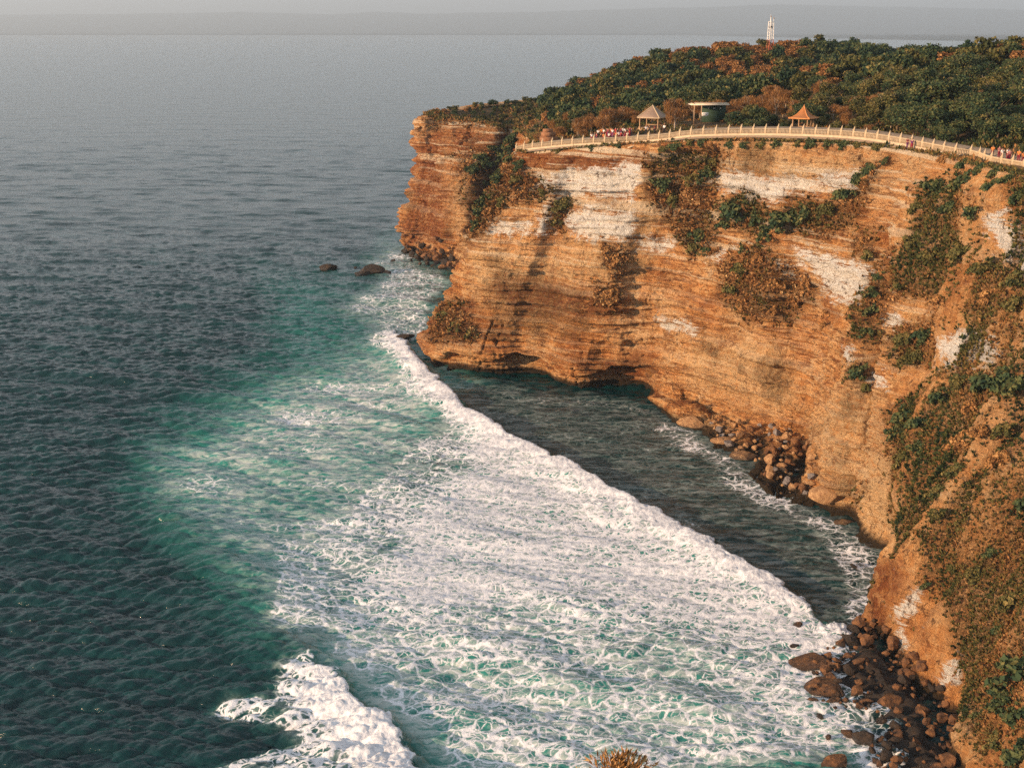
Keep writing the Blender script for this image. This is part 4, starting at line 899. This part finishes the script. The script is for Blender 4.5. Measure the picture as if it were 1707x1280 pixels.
# ------------------------------------------------------------------ balustrade, path, buildings
M_STONE = simple('cream_stone', (.52, .40, .26), .9, .18, 2.0); M_STONE2 = simple('sandstone', (.40, .26, .15), .95, .3, 1.5)
def boxes(lst):
    """(cx,cy,cz,sx,sy,sz[,rz])"""
    V = []; Fc = []; o_ = 0
    for b in lst:
        cx, cy, cz, sx, sy, sz_ = b[:6]; rz = b[6] if len(b) > 6 else 0; c, s = math.cos(rz), math.sin(rz)
        for dx, dy, dz in [(-1, -1, -1), (1, -1, -1), (1, 1, -1), (-1, 1, -1), (-1, -1, 1), (1, -1, 1), (1, 1, 1), (-1, 1, 1)]:
            x, y = dx*sx/2, dy*sy/2; V.append((cx+x*c-y*s, cy+x*s+y*c, cz+dz*sz_/2))
        Fc += [tuple(o_+i for i in q) for q in ((0, 3, 2, 1), (4, 5, 6, 7), (0, 1, 5, 4), (1, 2, 6, 5), (2, 3, 7, 6), (3, 0, 4, 7))]; o_ += 8
    return np.array(V, float), np.array(Fc)
def box_obj(name, lst, mat, parent=None):
    v, f = boxes(lst); return link(name, np_mesh(name, v, f, mat), parent)
def ribbon(pts, prof_):
    """sweep a closed 2-D profile (side, up) along pts (n,3)"""
    t = np.gradient(pts, axis=0); t[:, 2] = 0; t = unit(t); sd = np.stack([-t[:, 1], t[:, 0], t[:, 2]*0], 1); n, m = len(pts), len(prof_)
    V = np.array([[p+s_*a+np.array([0, 0, b]) for a, b in prof_] for p, s_ in zip(pts, sd)]).reshape(-1, 3)
    Fc = [(i*m+j, i*m+(j+1) % m, (i+1)*m+(j+1) % m, (i+1)*m+j) for i in range(n-1) for j in range(m)]
    return V, np.array(Fc)
bal = empty('stone_balustrade', tuple(BLW[0])); tag(bal, 'long cream stone balustrade running along the cliff top', 'balustrade')
def rel(v): return v-BLW[0]
pv, pf = ribbon(BLC, [(-.22, -1.2), (.22, -1.2), (.22, .18), (-.22, .18)]); link('plinth', np_mesh('plinth', rel(pv), pf, M_STONE), bal)
pitch_ = 2.42; npost = int(blen[-1]/pitch_)
def post_mesh():
    v, f = boxes([(0, 0, .62, .30, .30, 1.05), (0, 0, 1.19, .40, .40, .10)])
    return np_mesh('post', v, f, M_STONE)
def finial_mesh():
    prof_ = [(.0, 1.24), (.15, 1.25), (.17, 1.34), (.10, 1.44), (.12, 1.52), (.06, 1.68), (.015, 1.86)]; V = []; m = 8
    for r_, z_ in prof_: V += [(r_*math.cos(i*math.pi/4)+(z_-1.24)*.16, r_*math.sin(i*math.pi/4), z_) for i in range(m)]
    Fc = [(a*m+i, a*m+(i+1) % m, (a+1)*m+(i+1) % m, (a+1)*m+i) for a in range(len(prof_)-1) for i in range(m)]
    return np_mesh('finial', np.array(V), np.array(Fc), M_STONE, True)
PM, FM_ = post_mesh(), finial_mesh()
for i in range(npost+1):
    a = bl_at(i*pitch_); po = link('post', PM, bal); po.location = Vector(rel(a)); b = bl_at(min(i*pitch_+.5, blen[-1])); po.rotation_euler = (0, 0, math.atan2(b[1]-a[1], b[0]-a[0]))
    link('finial', FM_, po)
    if i < npost:
        c_ = bl_at((i+1)*pitch_); ln = np.linalg.norm(c_-a)-.34; dd = unit(c_-a); V = []; Fc = []; o_ = 0
        rz = math.atan2(dd[1], dd[0]); pts_ = []
        lst = []; mid_ = (a+c_)/2; slope = dd[2]
        for q in range(8): 
            t = -ln/2+ln*(q+.5)/8; p = mid_+dd*t; lst.append((p[0], p[1], p[2]+.50, .11, .11, .66, rz))
        v, f = boxes(lst)
        rv, rf = ribbon(np.array([a+dd*.17, c_-dd*.17]), [(-.16, .83), (.16, .83), (.16, 1.04), (-.16, 1.04)])
        caps = np.array([[0, 1, 2, 3], [4, 5, 6, 7]]); rf = np.r_[rf, caps]
        link('railing_panel', np_mesh('railing_panel', rel(np.r_[v, rv]), np.r_[f, rf+len(v)], M_STONE), bal)
# path behind it
t = unit(np.gradient(BLC[:, :2], axis=0)); sd = np.stack([-t[:, 1], t[:, 0]], 1); rows_ = []
for off in (-.9, .3, 1.6, 2.9, 4.0):
    q = BLC.copy(); q[:, :2] += sd*off; q[:, 2] += ((.10+.40*(off-.3)) if 0 < off < 3.5 else (-.5 if off < 0 else .6)); rows_.append(q)
tag(link('path', np_mesh('path', np.array(rows_).reshape(-1, 3), grid_faces(5, len(BLC)), simple('path_paving', (.30, .22, .15), .95), True)), kind='structure')

def pavilion(px, py, D, side, theta, roof_h, col_h, label, roofmat, ridgemat, over=1.28, concave=.0, ground=0.):
    p = P(px, py, D=D); e = empty('open_pavilion', tuple(p), theta); tag(e, label, 'pavilion')
    hs_ = side/2; n = 8
    V = []; lv = 5
    for j in range(lv+1):
        f_ = j/lv; r_ = hs_*(1-f_); z_ = col_h+roof_h*(f_-concave*math.sin(math.pi*f_)*.5)
        V += [(-r_, -r_, z_), (r_, -r_, z_), (r_, r_, z_), (-r_, r_, z_)]
    V += [(-hs_, -hs_, col_h-.16), (hs_, -hs_, col_h-.16), (hs_, hs_, col_h-.16), (-hs_, hs_, col_h-.16)]
    Fc = [(a*4+i, a*4+(i+1) % 4, (a+1)*4+(i+1) % 4, (a+1)*4+i) for a in range(lv) for i in range(4)]; b = (lv+1)*4
    Fc += [(b+i, b+(i+1) % 4, (i+1) % 4, i) for i in range(4)]+[(b+3, b+2, b+1, b)]
    rf = link('roof', np_mesh('roof', np.array(V), np.array(Fc), roofmat), e)
    segs = [((V[i][0], V[i][1], V[i][2]+.03), (0, 0, col_h+roof_h+.05), .10, .08) for i in range(4)] if concave == 0 else [((V[j*4+i][0], V[j*4+i][1], V[j*4+i][2]+.02), (V[j*4+4+i][0], V[j*4+4+i][1], V[j*4+4+i][2]+.02), .08, .08) for j in range(lv) for i in range(4)]
    segs += [((V[i][0], V[i][1], V[i][2]-.04), (V[(i+1) % 4][0], V[(i+1) % 4][1], V[(i+1) % 4][2]-.04), .09, .09) for i in range(4)]
    tv, tf = tubes(segs, 6); link('ridge', np_mesh('ridge', tv, tf, ridgemat), rf)
    tv, tf = tubes([((0, 0, col_h+roof_h-.05), (0, 0, col_h+roof_h+.35), .10, .02)], 8); link('finial', np_mesh('finial', tv, tf, ridgemat), rf)
    cr = hs_/over
    for sx in (-1, 1):
        for sy in (-1, 1): box_obj('column', [(sx*cr, sy*cr, col_h/2-.4, .17, .17, col_h+.7), (sx*cr, sy*cr, .15, .34, .34, .5)], M_STONE2, e)
    box_obj('floor', [(0, 0, -.2, side*.95, side*.95, .5)], M_STONE2, e)
    box_obj('bench', [(0, cr-.1, .55, cr*1.8, .4, .12), (-cr*.7, cr-.1, .3, .12, .36, .5), (cr*.7, cr-.1, .3, .12, .36, .5)], M_STONE2, e)
    return e
def shingle(name, lo, hi, sc_):
    k = N(name); co = k.coord(); br = k.n('ShaderNodeTexBrick'); br.inputs['Scale'].default_value = sc_; br.inputs['Mortar Size'].default_value = .04
    br.inputs['Color1'].default_value = (*hi, 1); br.inputs['Color2'].default_value = (*lo, 1); br.inputs['Mortar'].default_value = (*[q*.35 for q in lo], 1)
    m = k.n('ShaderNodeMapping'); m.inputs['Rotation'].default_value = (math.pi/2, 0, 0); k.L(co, m.inputs[0]); k.L(m.outputs[0], br.inputs[0])
    k.L(k.mix(k.noise(co, 3, 5), br.outputs['Color'], lo), k.b.inputs['Base Color']); k.b.inputs['Roughness'].default_value = .85; return k.m
pavilion(1087, 214, 236, 4.5, math.radians(-27), 2.1, 2.1, 'open pavilion with pale shingle pyramid roof and light ridges behind the crowd', shingle('pale_shingles', (.34, .22, .15), (.55, .44, .34), 3.2), M_STONE, 1.22)
pavilion(1338, 217.5, 213.5, 3.9, math.radians(-36), 1.95, 2.15, 'small open pavilion with bright orange tiled pyramid roof', shingle('orange_tiles', (.45, .17, .055), (.66, .28, .09), 5), simple('orange_ridge', (.60, .26, .09)), 1.45, .5)
# flat-roofed green shelter
p = P(1180, 207, D=238); sh_ = empty('green_shelter', tuple(p), math.radians(4)); tag(sh_, 'green walled shelter with flat cream roof and white sign between the two pavilions', 'shelter')
M_GW = simple('green_wall', (.03, .062, .04), .7, .2, 1.0); M_CR = simple('cream_roof', (.72, .62, .48), .7, .12, 1.0); M_W = simple('white_paint', (.82, .80, .76), .6, .06); M_DK = simple('dark_paint', (.03, .03, .03), .6)
rf = box_obj('roof', [(0, 0, 3.72, 7.4, 3.2, .20), (.6, .3, 3.88, 6.4, 2.0, .10)], M_CR, sh_); box_obj('parapet', [(.5, -1.2, 3.93, 6.4, .08, .10), (-3.2, 0, 3.90, .2, 2.6, .14)], M_STONE, rf)
wl = box_obj('wall', [(1.15, .9, 1.6, 4.9, .18, 3.9)], M_GW, sh_); box_obj('base', [(0, 0, -.3, 7.4, 4.0, .5)], M_STONE2, sh_)
for x in (-3.1, -1.7): box_obj('column', [(x, -1.5, 1.6, .18, .18, 4.1)], M_STONE2, sh_)
for x in (.15, 1.3, 2.5): box_obj('lamp', [(x, .74, 2.95, .28, .10, .16)], M_W, sh_)
sg = box_obj('sign', [(-1.0, -1.62, 1.95, 1.25, .06, .62)], M_W, sh_); box_obj('lettering', [(-1.48+i*.155, -1.66, 2.02-(.0 if i % 3 else .03), .07, .01, .26 if i % 2 else .17) for i in range(7)], M_DK, sg)
M_RED = simple('reddish_stone', (.27, .13, .065), .95, .4, 2.5)
# stepped stone block near the path end
p = P(915, 234, D=243.5); st_ = empty('stone_monument', tuple(p), .5); tag(st_, 'stepped reddish stone block behind the left end of the balustrade', 'monument')
box_obj('base', [(0, 0, .1, 3.0, 2.3, 1.2)], M_RED, st_); box_obj('upper_block', [(-.1, .1, 1.15, 2.3, 1.9, .9), (-.2, .1, 1.9, 1.6, 1.4, .6)], M_RED, st_)
o = box_obj('stone_slab', [(0, 0, 0, 2.3, .5, .16)], M_STONE); o.location = P(1056, 243.5, D=225.5); o.rotation_euler = (0, -.28, .3); tag(o, 'pale stone slab lying tilted just below the balustrade', 'slab')
# tower on the hill
p = P(1283, 86, D=425); zt = hgt(p[:2]); tw = empty('lattice_tower', (p[0], p[1], zt), .35); tag(tw, 'white steel lattice tower with red foot on top of the wooded hill', 'tower')
def tower_seg(z0, z1, w0, w1, r_, nb_):
    segs = []; cs = [(-1, -1), (1, -1), (1, 1), (-1, 1)]
    wd = lambda z: w0+(w1-w0)*(z-z0)/(z1-z0)
    for j in range(nb_):
        za = z0+(z1-z0)*j/nb_; zb = z0+(z1-z0)*(j+1)/nb_
        for i in range(4):
            a, b = cs[i], cs[(i+1) % 4]; wa, wb = wd(za)/2, wd(zb)/2
            segs += [((a[0]*wa, a[1]*wa, za), (a[0]*wb, a[1]*wb, zb), r_, r_), ((a[0]*wa, a[1]*wa, za), (b[0]*wb, b[1]*wb, zb), r_*.35, r_*.35), ((a[0]*wb, a[1]*wb, zb), (b[0]*wb, b[1]*wb, zb), r_*.4, r_*.4)]
    return tubes(segs, 5)
top_z = 70+(52-30)/F*415-zt; foot_z = 70+(52-68)/F*415-zt
v, f = tower_seg(0, foot_z+.6, 1.8, 1.5, .11, 3); link('lower_legs', np_mesh('lower_legs', v, f, simple('red_steel', (.45, .13, .07), .6)), tw)
v, f = tower_seg(foot_z+.6, top_z-1.6, 1.5, 1.25, .12, 5); link('upper_legs', np_mesh('upper_legs', v, f, M_W), tw)
box_obj('platform', [(0, 0, foot_z+.55, 1.7, 1.7, .10)], M_W, tw); box_obj('cabinet', [(0, 0, foot_z+4.6, .9, .7, .6)], M_DK, tw); box_obj('platform', [(0, 0, top_z-1.55, 1.6, 1.6, .10)], M_W, tw)
v, f = tubes([((-.55, -.55, top_z-1.5), (-.55, -.55, top_z+.2), .09, .07), ((.55, -.55, top_z-1.5), (.55, -.55, top_z-.2), .09, .07), ((0, .6, top_z-1.5), (0, .6, top_z+1.0), .07, .03)], 6); link('mast', np_mesh('mast', v, f, M_W), tw)
for x, z_ in ((-.55, top_z+.1), (.6, top_z-.4)):
    v, f = tubes([((x, -1.0, z_), (x, -.6, z_), .02, .26), ((x, -.6, z_), (x, -.5, z_), .26, .26), ((x, -.5, z_), (x, -.49, z_), .26, .01)], 10); link('antenna_dish', np_mesh('antenna_dish', v, f, simple('dish_grey', (.30, .26, .24))), tw)
# ------------------------------------------------------------------ people
def skin_mesh(verts, edges, radii, root=0, sub=1):
    me = bpy.data.meshes.new('sk'); me.from_pydata(verts, edges, []); ob = bpy.data.objects.new('sk', me); COL.objects.link(ob)
    md = ob.modifiers.new('s', 'SKIN'); md.use_smooth_shade = True
    for i, r_ in enumerate(radii): me.skin_vertices[0].data[i].radius = r_ if isinstance(r_, tuple) else (r_, r_)
    me.skin_vertices[0].data[root].use_root = True
    sb = ob.modifiers.new('u', 'SUBSURF'); sb.levels = sub; sb.render_levels = sub
    dg = bpy.context.evaluated_depsgraph_get(); dg.update(); out = bpy.data.meshes.new_from_object(ob.evaluated_get(dg)); bpy.data.objects.remove(ob); return out
def body_variant(arm, stride, turn=0.):
    # z up, facing -Y, height about 1.66
    j = {'pelvis': (0, 0, .90), 'waist': (0, 0, 1.05), 'chest': (0, 0, 1.27), 'neck': (0, 0, 1.40), 'chin': (0, -.01, 1.47), 'head': (0, -.015, 1.56), 'crown': (0, 0, 1.64)}
    for s, n in ((-1, 'l'), (1, 'r')):
        j['hip'+n] = (s*.09, 0, .86); j['knee'+n] = (s*.10, -s*stride*.5, .47); j['ank'+n] = (s*.10, -s*stride, .07); j['toe'+n] = (s*.11, -s*stride-.14, .03)
        j['sho'+n] = (s*.19, 0, 1.35); a = arm[0] if s < 0 else arm[1]
        if a == 'down': j['elb'+n] = (s*.25, .02, 1.09); j['wri'+n] = (s*.25, -.06, .86); j['fin'+n] = (s*.25, -.09, .76)
        elif a == 'rail': j['elb'+n] = (s*.27, -.10, 1.12); j['wri'+n] = (s*.18, -.32, 1.10); j['fin'+n] = (s*.16, -.41, 1.08)
        elif a == 'up': j['elb'+n] = (s*.28, -.14, 1.28); j['wri'+n] = (s*.12, -.26, 1.50); j['fin'+n] = (s*.07, -.28, 1.58)
    return j
RAD = {'pelvis': (.14, .11), 'waist': (.125, .095), 'chest': (.155, .11), 'neck': .055, 'chin': (.065, .075), 'head': (.085, .10), 'crown': (.05, .06), 'hip': .085, 'knee': .058, 'ank': .04, 'toe': .032, 'sho': .065, 'elb': .042, 'wri': .028, 'fin': .024}
def mk(j, names, edges, grow=0.0, sub=1):
    idx = {n: i for i, n in enumerate(names)}; rr_ = []
    for n in names:
        b = RAD.get(n) or RAD[n[:-1]]; rr_.append(tuple(q+grow for q in b) if isinstance(b, tuple) else b+grow)
    return skin_mesh([j[n] for n in names], [(idx[a], idx[b]) for a, b in edges], rr_, 0, sub)
def person_kit(arm, stride, lower):
    j = body_variant(arm, stride)
    names = ['pelvis', 'waist', 'chest', 'neck', 'chin', 'head', 'crown']+[a+s for s in 'lr' for a in ('hip', 'knee', 'ank', 'toe', 'sho', 'elb', 'wri', 'fin')]
    E = [('pelvis', 'waist'), ('waist', 'chest'), ('chest', 'neck'), ('neck', 'chin'), ('chin', 'head'), ('head', 'crown')]
    for s in 'lr': E += [('pelvis', 'hip'+s), ('hip'+s, 'knee'+s), ('knee'+s, 'ank'+s), ('ank'+s, 'toe'+s), ('chest', 'sho'+s), ('sho'+s, 'elb'+s), ('elb'+s, 'wri'+s), ('wri'+s, 'fin'+s)]
    body = mk(j, names, E)
    j2 = dict(j)
    for s in 'lr': j2['elb'+s] = tuple(np.array(j['sho'+s])+.75*(np.array(j['elb'+s])-np.array(j['sho'+s])))
    j2['pelvis'] = (0, 0, .88); top = mk(j2, ['pelvis', 'waist', 'chest', 'shol', 'elbl', 'shor', 'elbr'], [('pelvis', 'waist'), ('waist', 'chest'), ('chest', 'shol'), ('shol', 'elbl'), ('chest', 'shor'), ('shor', 'elbr')], .022)
    if lower == 'trousers':
        low = mk(j, ['pelvis', 'hipl', 'kneel', 'ankl', 'hipr', 'kneer', 'ankr'], [('pelvis', 'hipl'), ('hipl', 'kneel'), ('kneel', 'ankl'), ('pelvis', 'hipr'), ('hipr', 'kneer'), ('kneer', 'ankr')], .018)
    else:
        V = []; m = 14
        for z_, rx, ry in ((.98, .155, .12), (.80, .185, .15), (.5, .19, .17), (.2, .205, .20), (.12, .20, .19)):
            V += [(rx*math.cos(a_)*(1+.05*math.sin(5*a_)), ry*math.sin(a_)*(1+.05*math.sin(5*a_)), z_) for a_ in np.linspace(0, 2*np.pi, m, endpoint=False)]
        low = np_mesh('sarong', np.array(V), np.array([(a*m+i, a*m+(i+1) % m, (a+1)*m+(i+1) % m, (a+1)*m+i) for a in range(4) for i in range(m)]), None, True)
    hv = []; m = 12
    bm = bmesh.new(); bmesh.ops.create_icosphere(bm, subdivisions=2, radius=1)
    for v in bm.verts: v.co = Vector((v.co.x*.098, v.co.y*.115+.012, v.co.z*.105+1.575))
    bmesh.ops.delete(bm, geom=[v for v in bm.verts if v.co.y < -.055 and v.co.z < 1.63], context='VERTS')
    hair = bpy.data.meshes.new('hair'); bm.to_mesh(hair); bm.free()
    return body, top, low, hair
KITS = [person_kit(('down', 'down'), .0, 'sarong'), person_kit(('rail', 'rail'), .0, 'trousers'), person_kit(('down', 'up'), .05, 'sarong'), person_kit(('down', 'rail'), .16, 'trousers')]
CLO = {n: simple('cloth_'+n, c_, .9, .15, 8) for n, c_ in {'maroon': (.22, .02, .035), 'red': (.35, .02, .025), 'white': (.80, .76, .72), 'black': (.02, .02, .025), 'pink': (.45, .16, .15), 'orange': (.60, .20, .05), 'purple': (.12, .03, .12)}.items()}
SKN = [simple('skin_light', (.50, .28, .18), .6, .05), simple('skin_tan', (.32, .16, .09), .6, .05)]; HAIR = simple('hair_dark', (.015, .011, .01), .6)
def person(p, rz, top, low, label, kit=None, s=1.0, group=None):
    kit = int(rs.integers(4)) if kit is None else kit; b, t_, l_, h_ = KITS[kit]
    e = empty('person', tuple(p), rz); e.scale = (s, s, s); tag(e, label, 'person', group)
    for nm, me, mt in (('body', b, SKN[int(rs.integers(2))]), ('shirt', t_, CLO[top]), ('sarong' if kit in (0, 2) else 'trousers', l_, CLO[low]), ('hair', h_, HAIR)):
        me2 = me.copy(); me2.materials.clear(); me2.materials.append(mt); link(nm, me2, e)
ORD = ['first', 'second', 'third', 'fourth', 'fifth', 'sixth', 'seventh', 'eighth', 'ninth', 'tenth', 'eleventh', 'twelfth', 'thirteenth', 'fourteenth', 'fifteenth']
tops = ['white', 'black', 'maroon', 'black', 'white', 'orange', 'white', 'black', 'maroon', 'orange', 'white', 'red', 'black', 'maroon', 'white']
lows = ['maroon', 'black', 'purple', 'maroon', 'purple', 'maroon', 'black', 'red', 'maroon', 'purple', 'maroon', 'maroon', 'red', 'purple', 'black']
def ground_on_path(x, y): 
    i = ((BLC[:, 0]-x)**2+(BLC[:, 1]-y)**2).argmin(); return BLC[i, 2]
def inland(px, off):
    bx, _ = pix(BLC); i = np.abs(bx-px).argmin(); q = BLC[i].copy(); q[:2] += sd[i]*off; return q
for row, (off, lift, nm) in enumerate(((.9, .12, 'front'), (2.5, .42, 'back'))):
    for i in range(15):
        px = 984+i*4.1+row*2+rs.uniform(-.8, .8); of_ = off+rs.uniform(-.25, .25); q = inland(px, of_); q[2] += .10+.40*(of_-.3)
        person(q, rs.uniform(-.7, .7)-.2, tops[(i+row*4) % 15], lows[(i*2+row) % 15], f'person in {tops[(i+row*4) % 15]} shirt, {ORD[i]} from left in the {nm} row of the crowd', s=rs.uniform(.92, 1.06))
for i, px in enumerate((1062, 1067, 1074, 1089)): q = inland(px, 3.0); q[2] += 1.1; person(q, rs.uniform(-1, 1), ('white', 'black', 'maroon', 'white')[i], 'black', f'person in {("white", "black", "maroon", "white")[i]} shirt, {ORD[i]} from left before the pale roofed pavilion')
q = inland(1519, -.75); q[2] += -.35; person(q, .2, 'maroon', 'purple', 'person in maroon shirt outside the balustrade, left one of the pair', 1)
q = inland(1526, -.75); q[2] += -.35; person(q, -.3, 'purple', 'maroon', 'person in purple shirt outside the balustrade, right one of the pair', 0)
for i, (px, c_) in enumerate(((1637, 'orange'), (1645, 'pink'), (1655, 'white'), (1660, 'white'), (1668, 'pink'), (1679, 'orange'), (1690, 'orange'))):
    q = inland(px, 1.3+.3*(i % 2)); q[2] += .5+.12*(i % 2); person(q, rs.uniform(-.6, .6), c_, 'maroon', f'person in {c_} shirt, {ORD[i]} from left of seven near the right edge')
# bush poking in at the bottom edge, on the bank below the viewpoint
pb = P(1035, 1340, D=13.5); rb = np.random.default_rng(77)
bk = P(1035, 1340, D=13.5)
gxx = np.linspace(-7, 7, 50); A_, B_ = np.meshgrid(gxx, np.linspace(-6, 2.0, 40)); Zb = bk[2]-.25-.9*np.maximum(B_, 0)**1.5-.06*A_**2+.0*A_
Vb = np.stack([bk[0]+A_, bk[1]+B_, Zb], -1); Vb[..., 2] += .25*fbm(Vb, 1.5, 3, 3)
Vb[..., 2] -= .35*np.maximum(B_, 0)
tag(link('near_bank', np_mesh('near_bank', Vb.reshape(-1, 3), grid_faces(40, 50), bpy.data.materials['plateau_earth'], True)), kind='structure')
e = empty('dry_shrub', tuple(bk)); tag(e, 'orange dry shrub poking up at the bottom edge in front of the foam', 'shrub')
e.scale = (1.35, 1.35, 1.2)
n = 2200; cx_ = rb.normal(size=n)*.16; th = rb.uniform(0, 6.28, n); el_ = np.abs(rb.normal(size=n))*.55
d = unit(np.stack([np.sin(el_)*np.cos(th), np.sin(el_)*np.sin(th), np.cos(el_)], 1)); rad_ = rb.uniform(.15, .58, n)
ctr = d*rad_[:, None]*np.array([1.0, .8, 1.05]); a = unit(np.cross(d, rb.normal(size=(n, 3)))); dd = unit(d+rb.normal(size=(n, 3))*.35); ln = rb.uniform(.02, .055, n)[:, None]
v, f = quads(ctr, dd*ln, a*ln*.22); link('foliage', np_mesh('foliage', v, f, M_DRY, False, {'c': ('FACE', np.clip(.52+.25*rb.normal(size=n), 0, 1))}), e)
sg_ = []
for i in range(26):
    q = unit(np.array([rb.normal()*.5, rb.normal()*.4, 1])); m1 = q*.28+rb.normal(size=3)*.02; e1_ = q*rb.uniform(.4, .6)+rb.normal(size=3)*.04; sg_ += [((0, 0, -.1), m1, .010, .006), (m1, e1_, .006, .002)]
v, f = tubes(sg_, 4); link('stems', np_mesh('stems', v, f, M_BARK), e)
# ------------------------------------------------------------------ haze
v, f = boxes([(0, 24000, 470, 80000, 52000, 952)])
k = N('haze'); k.t.nodes.remove(k.b); pv_ = k.n('ShaderNodeVolumePrincipled'); pv_.inputs['Color'].default_value = (.70, .85, .99, 1); pv_.inputs['Density'].default_value = 8e-5; pv_.inputs['Anisotropy'].default_value = .2
k.L(pv_.outputs[0], k.out.inputs['Volume']); hz = link('haze', np_mesh('haze', v, f, k.m)); tag(hz, kind='stuff')
